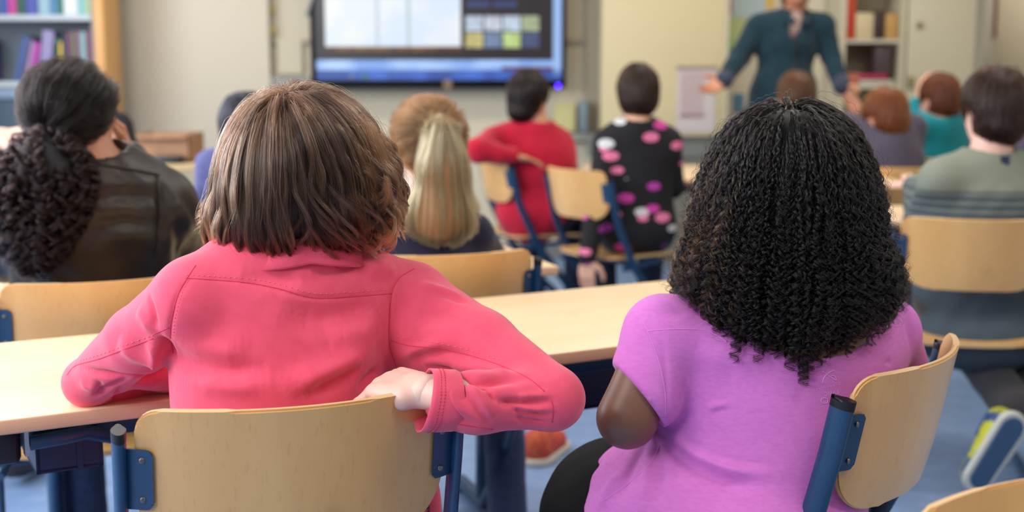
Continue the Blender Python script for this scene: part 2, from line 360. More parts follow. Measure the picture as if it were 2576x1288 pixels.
book(-62, -42, 96, 205, rgb(80, 60, 130), 'dark violet book lying low at the left end of the second shelf', 0, 'books on the second bookcase shelf')
G2 = 'books on the second bookcase shelf'
lo = [(20, 32, 86, rgb(54, 92, 160), 'leaning blue book on the second shelf', .26), (34, 46, 92, rgb(88, 76, 120), 'leaning dark mauve book on the second shelf', .24),
      (44, 54, 100, rgb(170, 150, 186), 'leaning pale mauve book on the second shelf', .22), (56, 74, 104, rgb(176, 52, 160), 'leaning magenta book on the second shelf', .2),
      (82, 110, 74, rgb(150, 140, 186), 'leaning thick lavender folder on the second shelf', .14), (126, 136, 98, rgb(62, 130, 110), 'thin teal book on the second shelf', .04),
      (131, 145, 106, rgb(222, 186, 60), 'short yellow book on the second shelf', .02), (147, 160, 84, rgb(26, 30, 52), 'black book on the second shelf', 0),
      (161, 171, 80, rgb(120, 60, 100), 'plum book on the second shelf', 0), (172, 181, 80, rgb(96, 120, 60), 'olive green book on the second shelf', 0),
      (182, 191, 76, rgb(130, 50, 110), 'purple book right of the olive one', 0), (192, 207, 80, rgb(130, 170, 172), 'grey green book near the right end of the second shelf', 0),
      (209, 221, 76, rgb(128, 54, 92), 'dark rose book at the right end of the second shelf', 0)]
for b_ in lo: book(b_[0], b_[1], b_[2], 205, b_[3], b_[4], b_[5], G2, BY+.06)
o = empty('storage_bin', 'blue grey plastic bin with pale lid on the lower bookcase shelf', 'bin', (bx_(30), BY+.02, 0))
simple_box('bin_body', mat('blue grey plastic', rgb(74, 92, 112), .45), o, -.17, .3, 0, .26, .36, bz_(250), bev=.02)
simple_box('lid', mat('pale blue lid', rgb(142, 166, 192), .35), o, -.18, .31, -.01, .27, bz_(250), bz_(222), bev=.012)
# ---- side table with cardboard box, black chair behind the leather jacket
TY = 6.3
st = empty('side_table', 'light wooden side table under the cardboard box near the board', 'table')
a0, a1 = P(250, 415, TY).x, P(560, 415, TY).x; tz = P(450, 413, TY).z
simple_box('table_top', wood('pale side beech', rgb(206, 176, 132), rgb(196, 162, 118), rgb(170, 136, 96), 'x'), st, a0, a1, TY, TY+.7, tz-.035, tz, bev=.004)
for lx_ in (a0+.05, a1-.05):
    for ly_ in (TY+.05, TY+.64): simple_box('leg', mat('grey table leg', rgb(70, 74, 84), .4), st, lx_-.02, lx_+.02, ly_-.02, ly_+.02, 0, tz-.035)
cb = empty('cardboard_box', 'open brown cardboard box on the side table', 'box')
KR = mat('brown cardboard', rgb(172, 132, 100), .8, vary=(20, rgb(160, 120, 90), .4, .6))
b0, b1 = P(338, 400, TY+.1).x, P(478, 400, TY+.1).x; bt = P(400, 338, TY+.1).z
bm = bmesh.new(); box(bm, b0, b1, TY+.1, TY+.106, tz, bt); box(bm, b0, b1, TY+.394, TY+.4, tz, bt); box(bm, b0, b0+.006, TY+.1, TY+.4, tz, bt); box(bm, b1-.006, b1, TY+.1, TY+.4, tz, bt); box(bm, b0, b1, TY+.1, TY+.4, tz, tz+.006)
bm_obj('carton', bm, KR, cb)
simple_box('flap', KR, cb, b0+.01, b1-.02, TY+.06, TY+.1, bt-.02, bt-.014)
o = empty('tape_dispenser', 'small black device on a foot standing before the cardboard box', 'device')
simple_box('head', BLK, o, P(386, 400, TY+.03).x, P(462, 400, TY+.03).x, TY+.01, TY+.08, tz+.0, tz+.04, bev=.008)
simple_box('foot', BLK, o, P(404, 400, TY+.03).x, P(440, 400, TY+.03).x, TY+.01, TY+.08, tz-.001, tz+.012, bev=.003)
oc = empty('office_chair', 'black padded office chair back behind the woman in the leather jacket', 'chair', (P(300, 300, 5.15).x, 5.15, 0))
BF = mat('black upholstery', rgb(14, 13, 15), .8)
bm = bmesh.new(); zt = P(300, 278, 5.15).z
prof = [(-.2, zt-.62), (-.22, zt-.3), (-.17, zt-.06), (-.09, zt-.005), (.0, zt), (.045, zt-.03), (.075, zt-.2), (.1, zt-.45), (.1, zt-.6)]
fr = [bm.verts.new((x, -.035, z)) for x, z in prof]; bk = [bm.verts.new((x, .035, z)) for x, z in prof]
bm.faces.new(fr); bm.faces.new(bk[::-1])
for i in range(len(prof)): j = (i+1) % len(prof); bm.faces.new((fr[i], bk[i], bk[j], fr[j]))
bmesh.ops.bevel(bm, geom=list(bm.edges), offset=.012, segments=2, affect='EDGES')
bm_obj('backrest', bm, BF, oc, auto=50)
simple_box('seat', BF, oc, -.28, .22, .03, .52, .42, .5, bev=.03)
bm = bmesh.new(); tube(bm, [(-.03, .27, .06), (-.03, .27, .43)], .03, 12)
for k in range(5): tube(bm, [(-.03, .27, .09), (-.03+.3*math.cos(k*1.257), .27+.3*math.sin(k*1.257), .05)], .018, 8)
bm_obj('base', bm, BLK, oc, smooth=True)
# ================================================================ DESKS
BEECH = wood('beech laminate', rgb(246, 216, 176), rgb(240, 205, 162), rgb(224, 184, 142), 'x', rough=.42, coat=.1, scale=.8)
BEDGE = wood('beech edge', rgb(222, 178, 144), rgb(208, 160, 126), rgb(160, 112, 84), 'x', rough=.5, scale=1.4)
NAVY = mat('navy powder coat', rgb(22, 58, 92), .35, vary=(30, rgb(26, 62, 98), .4, .7))
NAVYD = mat('dark navy plastic', rgb(24, 34, 74), .45)
STEEL = mat('brushed steel', rgb(176, 176, 180), .3, metal=.9)
def desk(name, label, ox, oy, ang, L, D, z=.72, group=None):
    """origin: front left corner of the top; x along the near edge, y away"""
    t = empty(name, label, 'desk', (ox, oy, 0), ang, group)
    bm = bmesh.new(); box(bm, 0, L, 0, D, z-.022, z, .003, 2, 0)
    for f in bm.faces:
        if abs(f.normal.z) < .5: f.material_index = 1
    bm_obj('table_top', bm, [BEECH, BEDGE], t, auto=50)
    bm = bmesh.new()
    box(bm, .08, L-.08, D*.25-.02, D*.25+.02, z-.075, z-.03, .004); box(bm, .08, L-.08, D*.78-.02, D*.78+.02, z-.075, z-.03, .004)
    for x in (.1, L-.1): box(bm, x-.02, x+.02, .06, D-.06, z-.06, z-.022, .004)
    bm_obj('frame', bm, NAVY, t, auto=50)
    for x in (.1, L-.1):
        bm = bmesh.new(); tube(bm, [(x, D*.55, .04), (x, D*.5, z-.04)], .032, 14, ry=.018, up=(1, 0, 0))
        tube(bm, [(x, .04, .025), (x, D-.04, .025)], .022, 12, ry=.018, up=(0, 0, 1))
        bm_obj('leg', bm, NAVY, t, auto=50)
        for y in (.06, D-.06):
            simple_box('foot_pad', BLK, t, x-.02, x+.02, y-.025, y+.025, 0, .012, bev=.003)
    return t
TH = math.radians(27.4)
f0 = PZ(0, 1058, .72); f1 = PZ(1540, 872, .72); b0 = PZ(0, 855, .72); b1 = PZ(1700, 708, .72)
TH = math.atan2(f1.y-f0.y, f1.x-f0.x)
ux = Vector((math.cos(TH), math.sin(TH), 0)); uy = Vector((-math.sin(TH), math.cos(TH), 0))
DW = ((b0-f0).dot(uy)+(b1-f0).dot(uy))/2
og = f0-ux*.32
dA = desk('school_desk', 'long pale beech school desk in front of the girl in the pink shirt', og.x, og.y, TH, 2.01, DW)
# book tray, clamp and side bracket hanging under the near left end
tr = bm_obj('book_tray', (lambda b: (box(b, .62, 1.62, .12, DW-.1, .575, .582), box(b, .62, 1.62, .12, .128, .575, .66), box(b, .62, 1.62, DW-.11, DW-.1, .575, .69), box(b, .62, .628, .12, DW-.1, .575, .69), box(b, 1.612, 1.62, .12, DW-.1, .575, .69), b)[-1])(bmesh.new()), NAVYD, dA)

def loc(px, py, z): p = PZ(px, py, z)-og; return p.dot(ux), p.dot(uy)
# second tray, its bracket and the steel clamp near the left end
xa, ya = loc(92, 1195, .612); xb, yb = loc(268, 1180, .612)
t2 = bmesh.new(); box(t2, xa, xb, ya, ya+.30, .612, .618); box(t2, xa, xb, ya, ya+.006, .612, .66, .002); box(t2, xa, xa+.006, ya, ya+.30, .612, .66); box(t2, xb-.006, xb, ya, ya+.30, .612, .66)
box(t2, (xa+xb)/2+.01, (xa+xb)/2+.018, ya-.003, ya+.2, .614, .658)
bm_obj('pen_tray', t2, NAVYD, dA)
xa, ya = loc(75, 1115, .672); xb, yb = loc(255, 1095, .672)
bm = bmesh.new(); tube(bm, [(xa, ya, .672), (xa+(xb-xa)*.55, ya, .675), (xb-.02, ya+.01, .675), (xb+.03, ya+.03, .655)], .013, 10, ry=.011, up=(0, 0, 1)); bm_obj('tray_bracket', bm, NAVY, dA, auto=50)
xa, ya = loc(62, 1115, .675); bm = bmesh.new(); box(bm, xa, xa+.006, ya, ya+.02, .655, .698); box(bm, xa-.012, xa+.03, ya+.002, ya+.012, .690, .694); bm_obj('clamp', bm, STEEL, dA)
xa, ya = loc(-10, 1135, .655); bm = bmesh.new(); box(bm, xa-.04, xa+.035, ya, ya+.12, .63, .698, .01); bm_obj('end_bracket', bm, mat('dark plastic', rgb(28, 26, 40), .4), dA, auto=50)
# ================================================================ CHAIRS
PLY = wood('birch plywood', rgb(222, 174, 112), rgb(208, 156, 94), rgb(170, 118, 66), 'z', rough=.3, coat=.35, scale=.9)
PLYE = mat('plywood edge', rgb(214, 172, 124), .5, bump=(400, .3, .0005, (.1, .1, 1)))
CAP = mat('black plastic cap', rgb(18, 20, 26), .38, spec=.35)
SCREW = mat('zinc screw', rgb(120, 116, 112), .35, metal=.8)
W_, SAG = .192, .055
def arc_y(x): return -.19-SAG*(1-(x/W_)**2)-.004
def back_z(x):
    a = abs(x); R1, R2 = .026, .085
    top = .802-(R1-math.sqrt(max(R1*R1-max(0, a-(W_-R1))**2, 0)))
    bot = .600+(R2-math.sqrt(max(R2*R2-max(0, a-(W_-R2))**2, 0)))
    return bot, top
def lean(z): return -.20*(z-.68)+.5*max(0, .68-z)**2*1.5
def sheet_bm(xs, fn, th):
    """closed plywood sheet: fn(x, v) -> centre point and normal; returns bmesh, rim faces get material 1"""
    bm = bmesh.new(); nv = 15; A = []; B = []
    for x in xs:
        ra = []; rb = []
        for j in range(nv):
            p, n = fn(x, j/(nv-1)); ra.append(bm.verts.new(p+n*th/2)); rb.append(bm.verts.new(p-n*th/2))
        A.append(ra); B.append(rb)
    for i in range(len(xs)-1):
        for j in range(nv-1):
            bm.faces.new((A[i][j], A[i+1][j], A[i+1][j+1], A[i][j+1])); bm.faces.new((B[i][j], B[i][j+1], B[i+1][j+1], B[i+1][j]))
    loop = [(i, 0) for i in range(len(xs))]+[(len(xs)-1, j) for j in range(1, nv)]+[(i, nv-1) for i in range(len(xs)-2, -1, -1)]+[(0, j) for j in range(nv-2, 0, -1)]
    rim = []
    for (i, j), (k, l) in zip(loop, loop[1:]+loop[:1]):
        f = bm.faces.new((A[i][j], B[i][j], B[k][l], A[k][l])); f.material_index = 1; rim.append(f)
    es = [e for f in rim for e in f.edges if len({lf.material_index for lf in e.link_faces}) == 2]
    bmesh.ops.bevel(bm, geom=list(set(es)), offset=th*.28, segments=2, affect='EDGES')
    return bm
def make_chair(name, label, group):
    t = empty(name, label, 'chair', group=group)
    xs = [W_*math.sin(PI/2*k/22) for k in range(-22, 23)]
    def fb(x, v):
        b, tp = back_z(x); z = b+(tp-b)*v
        n = Vector((2*SAG*x/W_**2*-1, 1, .2)).normalized()
        return Vector((x, arc_y(x)+lean(z), z)), n
    bm_obj('backrest', sheet_bm(xs, fb, .0095), [PLY, PLYE], t, auto=35)
    def fs(x, v):
        a = abs(x); R = .06; e = R-math.sqrt(max(R*R-max(0, a-(W_-R))**2, 0))
        y = -.17+e*.5+(.385-e*1.2)*v
        z = .445-.010*(1-(x/W_)**2)-(.9*max(0, y-.13)**2*5)
        return Vector((x, y, z)), Vector((0, .2 if y > .13 else 0, 1)).normalized()
    bm_obj('seat', sheet_bm(xs, fs, .011), [PLY, PLYE], t, auto=35)
    def post(z): return -.190+lean(z)
    for s in (-1, 1):
        X = s*.212
        bm = bmesh.new()
        tube(bm, [(X, post(z), z) for z in (.03, .2, .4, .6, .7, .766)], .017, 20, ry=.0088, up=(1, 0, 0))
        leg = bm_obj('leg', bm, NAVY, t, auto=50)
        bm = bmesh.new()
        tube(bm, [(X, post(.764), .764), (X, post(.768), .768), (X, post(.774), .774), (X, post(.777), .777)], .0175, 20, up=(1, 0, 0), ry=.0092, radii=None)
        bmesh.ops.bevel(bm, geom=[e for e in bm.edges if all(v.co.z > .7765 for v in e.verts)], offset=.003, segments=3, affect='EDGES')
        bm_obj('end_cap', bm, CAP, leg, auto=60)
        bm = bmesh.new(); tube(bm, [(X, -.25, .02), (X, .235, .02)], .017, 16, ry=.010, up=(1, 0, 0))
        rn = bm_obj('floor_bar', bm, NAVY, leg, auto=50)
        # welded flange with two screws on the rear face of the backrest
        bm = bmesh.new(); N = 8; hw = .0145
        def fz_(x, z): return Vector((x, arc_y(x)+lean(z)-.0075, z))
        fl = []
        zs = list(np.linspace(.672, .752, 12)); xsF = [s*(.205-.030*k/(N-1)) for k in range(N)]
        for k, x in enumerate(xsF):
            q = k/(N-1); cut = .008-math.sqrt(max(.008**2-max(0, q*.03-(.022))**2, 0))
            fl.append([fz_(max(-W_-.013, min(W_+.013, x)), z+(cut if i == 0 else (-cut if i == 11 else 0))) for i, z in enumerate(zs)])
        th = Vector((0, -.0025, 0)); A = [[bm.verts.new(p) for p in r] for r in fl]; B = [[bm.verts.new(p+th) for p in r] for r in fl]
        for i in range(N-1):
            for j in range(11):
                bm.faces.new((A[i][j], A[i][j+1], A[i+1][j+1], A[i+1][j])); bm.faces.new((B[i][j], B[i+1][j], B[i+1][j+1], B[i][j+1]))
        for i in range(N-1):
            bm.faces.new((A[i][0], A[i+1][0], B[i+1][0], B[i][0])); bm.faces.new((A[i+1][11], A[i][11], B[i][11], B[i+1][11]))
        for j in range(11):
            bm.faces.new((A[0][j+1], A[0][j], B[0][j], B[0][j+1])); bm.faces.new((A[-1][j], A[-1][j+1], B[-1][j+1], B[-1][j]))
        br = bm_obj('bracket', bm, NAVY, t, auto=40)
        for z in (.686, .738):
            bm = bmesh.new(); x = s*.187; p = fz_(x, z)+Vector((0, -.0035, 0))
            bmesh.ops.create_uvsphere(bm, u_segments=14, v_segments=8, radius=.0042)
            for v in bm.verts: v.co.y *= .55
            for v in bm.verts:
                if v.co.y < -.0012 and (v.co.x**2+v.co.z**2) < .0012**2: v.co.y += .0016
            bmesh.ops.transform(bm, matrix=Matrix.Translation(p), verts=bm.verts)
            bm_obj('screw', bm, SCREW, br, smooth=True)
    bm = bmesh.new()
    for y in (-.09, .08): tube(bm, [(-.212, -.13 if y < 0 else -.125, .40), (-.19, y, .418), (0, y, .424), (.19, y, .418), (.212, -.13 if y < 0 else -.125, .40)], .011, 10)
    tube(bm, [(0, -.09, .424), (0, .08, .424)], .008, 8)
    bm_obj('seat_frame', bm, NAVY, t, auto=60)
    return t
GC = 'plywood school chairs with navy oval tube legs'
chair_spots = [
    (-.34, 1.739, 19.6, 'plywood school chair that the girl in the coral pink jacket sits on'),
    (.387, 1.908, 54.2, 'plywood school chair turned sideways behind the girl in the violet pink t-shirt'),
    (-.207, 3.004, 18.0, 'plywood school chair under the blonde girl with the ponytail'),
    (-.875, 2.643, 23.0, 'plywood school chair under the person in the dark leather jacket'),
    (1.31, 3.666, -12.0, 'plywood school chair under the boy in the grey green striped sweater'),
    (.44, 5.343, -55.0, 'plywood school chair turned sideways under the girl in the spotted black sweater'),
    (.12, 6.0, -70.0, 'plywood school chair turned sideways under the girl in the red sweater'),
    (.615, .957, 198.0, 'empty plywood school chair in the lower right corner facing the camera'),
    (2.02, 6.08, 8.0, 'plywood school chair under the child in the teal sweater'),
    (1.61, 5.52, 12.0, 'plywood school chair under the ginger haired boy in the grey violet shirt'),
    (-.88, 4.08, 14.0, 'plywood school chair under the black haired child in the lilac blue top'),
    (1.33, 6.06, 5.0, 'plywood school chair under the brown haired child in front of the teacher')]
ch0 = make_chair('school_chair', chair_spots[0][3], GC)
for i, (x, y, a, lb) in enumerate(chair_spots):
    c = ch0 if i == 0 else copy_tree(ch0)
    c.location = (x, y, 0); c.rotation_euler = (0, 0, math.radians(a)); c['label'] = lb
    if 'group' in c: del c['group']
    c['group'] = GC
# ---- the other desks
r1 = PZ(1225, 601, .72); r2 = PZ(1297, 630, .72); an = math.radians(20)
u2 = Vector((math.cos(an), math.sin(an), 0)); n2 = Vector((-math.sin(an), math.cos(an), 0))
o2 = r1-u2*1.3-n2*.55
desk('school_desk', 'school desk in front of the blonde girl and the leather jacket', o2.x, o2.y, an, 1.3, .55)
sheet_paper = tag(simple_box('paper_sheet', mat('white paper', rgb(232, 234, 240), .7), None, -.1, .1, -.14, .14, 0, .0015), 'white paper lying on the desk beside the leather sleeve', 'paper')
pp = PZ(512, 622, .7215); sheet_paper.location = (pp.x, pp.y, .7202); sheet_paper.rotation_euler = (0, 0, .5)
pk = tag(simple_box('notebook', mat('pale blue paper', rgb(196, 206, 232), .6), None, -.1, .1, -.14, .14, 0, .012, bev=.002), 'pale blue notebook on the desk behind the leather jacket', 'notebook')
desk('school_desk', 'wide desk beyond the girl in the spotted sweater', .36, 5.62, math.radians(0), .72, .9)
desk('school_desk', 'school desk with a rounded end left of the striped sweater boy', P(1900, 440, 4.95).x, 4.95, 0, P(2288, 440, 4.95).x-P(1900, 440, 4.95).x, .3, .765)
desk('school_desk', 'school desk in front of the black haired child in the lilac blue top', -1.75, 4.42, math.radians(8), 1.3, .5)
pp = PZ(470, 440, .7225); pk.location = (pp.x, min(pp.y, 4.75), .7202); pk.rotation_euler = (0, 0, .3)
desk('school_desk', 'desk in front of the boy in the striped sweater, mostly hidden by him', 1.0, 4.05, 0, 1.3, .5)
# ================================================================ ORGANIC SHAPES: blended volumes turned into one continuous surface
def V3(*a): return np.array(a, float)
def frame(yaw, pitch=0, roll=0):        # columns right, forward, up; yaw 0 looks along +Y, positive turns left
    return np.array((Matrix.Rotation(yaw, 3, 'Z') @ Matrix.Rotation(pitch, 3, 'X') @ Matrix.Rotation(roll, 3, 'Y')))
def cone(a, b, ra, rb, k=.02): return ('c', V3(*a), V3(*b), ra, rb, k)
def ell(c, r, R=None, k=.02): return ('e', V3(*c), V3(*r), np.eye(3) if R is None else R, k)
def cut(p): return ('-',)+p
def prim_bounds(p):
    if p[0] == '-': p = p[1:]
    if p[0] == 'c':
        r = max(p[3], p[4]); return np.minimum(p[1], p[2])-r, np.maximum(p[1], p[2])+r
    r = np.abs(p[3]) @ p[2]; return p[1]-r, p[1]+r
def prim_dist(p, X):
    if p[0] == 'c':
        a, b, ra, rb = p[1:5]; ab = b-a; L = ab @ ab+1e-12
        t = np.clip(((X-a) @ ab)/L, 0, 1); return np.linalg.norm(X-a-t[..., None]*ab, axis=-1)-(ra+(rb-ra)*t)
    c, r, R = p[1:4]; q = (X-c) @ R
    k0 = np.linalg.norm(q/r, axis=-1); k1 = np.linalg.norm(q/(r*r), axis=-1)+1e-9
    return k0*(k0-1)/k1
class Field:
    def __init__(s, prims, h, pad=.02, lo=None, hi=None, zmin=None):
        pos = [p for p in prims if p[0] != '-']
        B = [prim_bounds(p) for p in pos]
        s.lo = np.min([b[0] for b in B], 0)-pad if lo is None else np.array(lo, float)
        s.hi = np.max([b[1] for b in B], 0)+pad if hi is None else np.array(hi, float)
        if zmin is not None: s.lo[2] = zmin-3*h
        s.h = h; s.n = np.ceil((s.hi-s.lo)/h).astype(int)+1
        f = np.full(s.n, 1.0, np.float32)
        for p in prims:
            neg = p[0] == '-'; q = p[1:] if neg else p
            k = q[-1]; m = pad+k+.01; b0, b1 = prim_bounds(q)
            i0 = np.clip(np.floor((b0-m-s.lo)/h).astype(int), 0, s.n-1); i1 = np.clip(np.ceil((b1+m-s.lo)/h).astype(int)+1, 1, s.n)
            if np.any(i1 <= i0): continue
            ax = [s.lo[d]+h*np.arange(i0[d], i1[d]) for d in range(3)]
            X = np.stack(np.meshgrid(*ax, indexing='ij'), -1)
            d = prim_dist(q, X).astype(np.float32)
            sl = tuple(slice(i0[d_], i1[d_]) for d_ in range(3)); cur = f[sl]
            if neg:
                hh = np.maximum(k-np.abs(cur+d), 0)/k; f[sl] = np.maximum(cur, -d)+hh*hh*k/4
            else:
                hh = np.maximum(k-np.abs(cur-d), 0)/k; f[sl] = np.minimum(cur, d)-hh*hh*k/4
        s.f = f
        if zmin is not None: s.clip(lambda X: zmin-X[..., 2])
    def grid(s): return np.stack(np.meshgrid(*[s.lo[d]+s.h*np.arange(s.n[d]) for d in range(3)], indexing='ij'), -1)
    def clip(s, fn): s.f = np.maximum(s.f, fn(s.grid()).astype(np.float32))
    def sample(s, Pn):
        q = np.clip((Pn-s.lo)/s.h, 0, s.n-1.001); i = q.astype(int); t = q-i; f = s.f
        x, y, z = i[..., 0], i[..., 1], i[..., 2]; tx, ty, tz = t[..., 0], t[..., 1], t[..., 2]
        c00 = f[x, y, z]*(1-tx)+f[x+1, y, z]*tx; c10 = f[x, y+1, z]*(1-tx)+f[x+1, y+1, z]*tx
        c01 = f[x, y, z+1]*(1-tx)+f[x+1, y, z+1]*tx; c11 = f[x, y+1, z+1]*(1-tx)+f[x+1, y+1, z+1]*tx
        return (c00*(1-ty)+c10*ty)*(1-tz)+(c01*(1-ty)+c11*ty)*tz
    def normal(s, Pn):
        e = s.h; g = np.stack([s.sample(Pn+np.eye(3)[d]*e)-s.sample(Pn-np.eye(3)[d]*e) for d in range(3)], -1)
        return g/(np.linalg.norm(g, axis=-1, keepdims=True)+1e-9)
    def mesh(s):
        f = s.f; n = s.n; S = f < 0
        c = S[:-1, :-1, :-1].astype(np.uint8)
        tot = sum(S[i:n[0]-1+i, j:n[1]-1+j, k:n[2]-1+k].astype(np.uint8) for i in (0, 1) for j in (0, 1) for k in (0, 1))
        act = (tot > 0) & (tot < 8); idx = np.argwhere(act); vid = np.full(act.shape, -1, np.int32); vid[act] = np.arange(len(idx))
        acc = np.zeros((len(idx), 3)); cnt = np.zeros(len(idx))
        cs = [(i, j, k) for i in (0, 1) for j in (0, 1) for k in (0, 1)]
        for a in cs:
            for d in range(3):
                if a[d]: continue
                b = list(a); b[d] = 1
                fa = f[idx[:, 0]+a[0], idx[:, 1]+a[1], idx[:, 2]+a[2]]; fb = f[idx[:, 0]+b[0], idx[:, 1]+b[1], idx[:, 2]+b[2]]
                m = (fa < 0) != (fb < 0); t = np.where(m, fa/np.where(m, fa-fb, 1), 0)
                pt = np.tile(np.array(a, float), (len(idx), 1)); pt[:, d] += t; acc += np.where(m[:, None], pt, 0); cnt += m
        V = s.lo+s.h*(idx+acc/cnt[:, None]); Q = []
        for d in range(3):
            sl0 = [slice(None)]*3; sl1 = [slice(None)]*3; sl0[d] = slice(0, -1); sl1[d] = slice(1, None)
            A = S[tuple(sl0)]; B = S[tuple(sl1)]; e = np.argwhere(A != B); u, v = (d+1) % 3, (d+2) % 3
            e = e[(e[:, u] > 0) & (e[:, v] > 0) & (e[:, u] < n[u]-1) & (e[:, v] < n[v]-1)]
            fl = A[e[:, 0], e[:, 1], e[:, 2]]
            def g(du, dv):
                q = e.copy(); q[:, u] -= du; q[:, v] -= dv; return vid[q[:, 0], q[:, 1], q[:, 2]]
            quad = np.stack([g(1, 1), g(0, 1), g(0, 0), g(1, 0)], -1); quad[~fl] = quad[~fl][:, ::-1]; Q.append(quad)
        F = np.concatenate(Q); F = F[(F >= 0).all(1)]
        return V, F
def relax(V, F, it=2, lam=.5):
    E = np.concatenate([F[:, [0, 1]], F[:, [1, 2]], F[:, [2, 3]], F[:, [3, 0]]]); n = len(V)
    for _ in range(it):
        cnt = np.bincount(E[:, 0], minlength=n)+np.bincount(E[:, 1], minlength=n)
        for d in range(1): pass
        S = np.stack([np.bincount(E[:, 0], V[E[:, 1], d], minlength=n)+np.bincount(E[:, 1], V[E[:, 0], d], minlength=n) for d in range(3)], -1)
        V = V+lam*(S/np.maximum(cnt, 1)[:, None]-V)
    return V
def vnormals(V, F):
    n = np.cross(V[F[:, 2]]-V[F[:, 0]], V[F[:, 3]]-V[F[:, 1]]); N = np.zeros_like(V)
    for k in range(4):
        for d in range(3): N[:, d] += np.bincount(F[:, k], n[:, d], minlength=len(V))
    return N/(np.linalg.norm(N, axis=1, keepdims=True)+1e-12)
def bvh(V, F): return BVHTree.FromPolygons([tuple(v) for v in V], [tuple(int(x) for x in f) for f in F])
def seen(tree, px, py):
    d = ray(px, py).normalized(); h = tree.ray_cast(CAM, d); return (np.array(h[0]), np.array(h[1])) if h[0] is not None else None
def polyline(tree, pts, step=.004):
    """points of the surface along a line drawn over it"""
    out = []
    for (a, b) in zip(pts, pts[1:]):
        n = max(2, int(math.hypot(b[0]-a[0], b[1]-a[1])/6))
        for i in range(n):
            t = i/n; h = seen(tree, a[0]+(b[0]-a[0])*t, a[1]+(b[1]-a[1])*t)
            if h is not None: out.append((h[0], h[1]))
    h = seen(tree, *pts[-1]); 
    if h is not None: out.append((h[0], h[1]))
    return out
def spline_px(pts, n=6):
    out = []
    Pn = [pts[0]]+list(pts)+[pts[-1]]
    for i in range(1, len(Pn)-2):
        p0, p1, p2, p3 = [np.array(q, float) for q in Pn[i-1:i+3]]
        for k in range(n):
            t = k/n; out.append(tuple(.5*((2*p1)+(-p0+p2)*t+(2*p0-5*p1+4*p2-p3)*t*t+(-p0+3*p1-3*p2+p3)*t**3)))
    out.append(tuple(pts[-1])); return out
def crease(V, F, specs):
    """folds of cloth: each spec = (pixel line, width, height); negative height is a valley; fades at both ends"""
    tree = bvh(V, F); N = vnormals(V, F); D = np.zeros(len(V))
    for pts, wd, hgt in specs:
        pl = polyline(tree, spline_px(pts))
        if len(pl) < 2: continue
        A = np.array([p[0] for p in pl]); L = len(A)
        lo = A.min(0)-3*wd; hi = A.max(0)+3*wd; m = np.where(((V > lo) & (V < hi)).all(1))[0]
        if not len(m): continue
        X = V[m]; d2 = ((X[:, None]-A[None])**2).sum(-1); j = d2.argmin(1); dd = d2[np.arange(len(m)), j]
        e = np.minimum(j, L-1-j)/max(L*.3, 1); D[m] += hgt*np.exp(-dd/(2*(wd*.5)**2))*np.clip(e, 0.12, 1)
    return V+N*D[:, None]
def wrinkle(V, F, amp, freq, seed=0, aniso=(1, 1, 1)):
    r = np.random.default_rng(seed); N = vnormals(V, F); D = 0
    for o in range(5):
        k = r.normal(size=3)*np.array(aniso); k = k/np.linalg.norm(k)*freq*(1+.5*o); k2 = r.normal(size=3)*freq*.4
        D = D+np.sin(V @ k+2*np.sin(V @ k2+r.uniform(0, 6))+r.uniform(0, 6))/(1+.4*o)
    return V+N*(amp*D/2.4)[:, None]
def seam(name, V, F, lines, m, parent, r=.0009, off=.0004):
    """raised sewn seams following drawn lines on the cloth"""
    tree = bvh(V, F); bm = bmesh.new()
    for pts in lines:
        pl = polyline(tree, spline_px(pts))
        if len(pl) < 3: continue
        A = np.array([p[0]+p[1]*off for p in pl]); 
        B = A.copy(); B[1:-1] = (A[:-2]+A[1:-1]*2+A[2:])/4
        keep = [B[0]]
        for q in B[1:]:
            if np.linalg.norm(q-keep[-1]) > .0025 and np.linalg.norm(q-keep[-1]) < .06: keep.append(q)
        if len(keep) > 2: tube(bm, keep, r, 6)
    return bm_obj(name, bm, m, parent, smooth=True)
# ---------------------------------------------------------------- bodies
def rig(hx, hy, yaw, seat=.455, sc=1., lean=.0, twist=0., head=(0, .02, .0), hyaw=None, hpitch=0.):
    """joints of somebody sitting on a chair; lean tips the trunk forward, twist turns the shoulders"""
    J = {}; R = frame(yaw); Rt = frame(yaw+twist); f, r = R[:, 1], R[:, 0]; rt = Rt[:, 0]; ft = Rt[:, 1]; up = V3(0, 0, 1)
    pel = V3(hx, hy, seat+.085*sc); sp_ = (up*math.cos(lean)+f*math.sin(lean))
    J['R'] = R; J['Rt'] = Rt; J['sc'] = sc; J['pel'] = pel; J['belly'] = pel+sp_*.13*sc; J['chest'] = pel+sp_*.28*sc; J['neck'] = pel+sp_*.41*sc
    J['head'] = J['neck']+sp_*.11*sc+ft*(head[1]*sc+.01)+rt*head[0]+up*(.02+head[2])
    J['Rh'] = frame(yaw+twist if hyaw is None else hyaw, hpitch)
    for s, n in ((-1, 'L'), (1, 'R')):
        J['sh'+n] = J['neck']+rt*s*.135*sc-sp_*.035*sc
        J['el'+n] = J['sh'+n]+rt*s*.05*sc-up*.19*sc+ft*.12*sc
        J['wr'+n] = J['el'+n]+ft*.17*sc-rt*s*.10*sc+up*.05*sc
        J['hip'+n] = pel+r*s*.075*sc-up*.02; J['kn'+n] = J['hip'+n]+f*.36*sc+r*s*.03+up*.01
        J['an'+n] = J['kn'+n]-up*(J['kn'+n][2]-.085)+f*.0-r*s*.01
        J['toe'+n] = J['an'+n]+f*.15*sc-up*.045
    return J
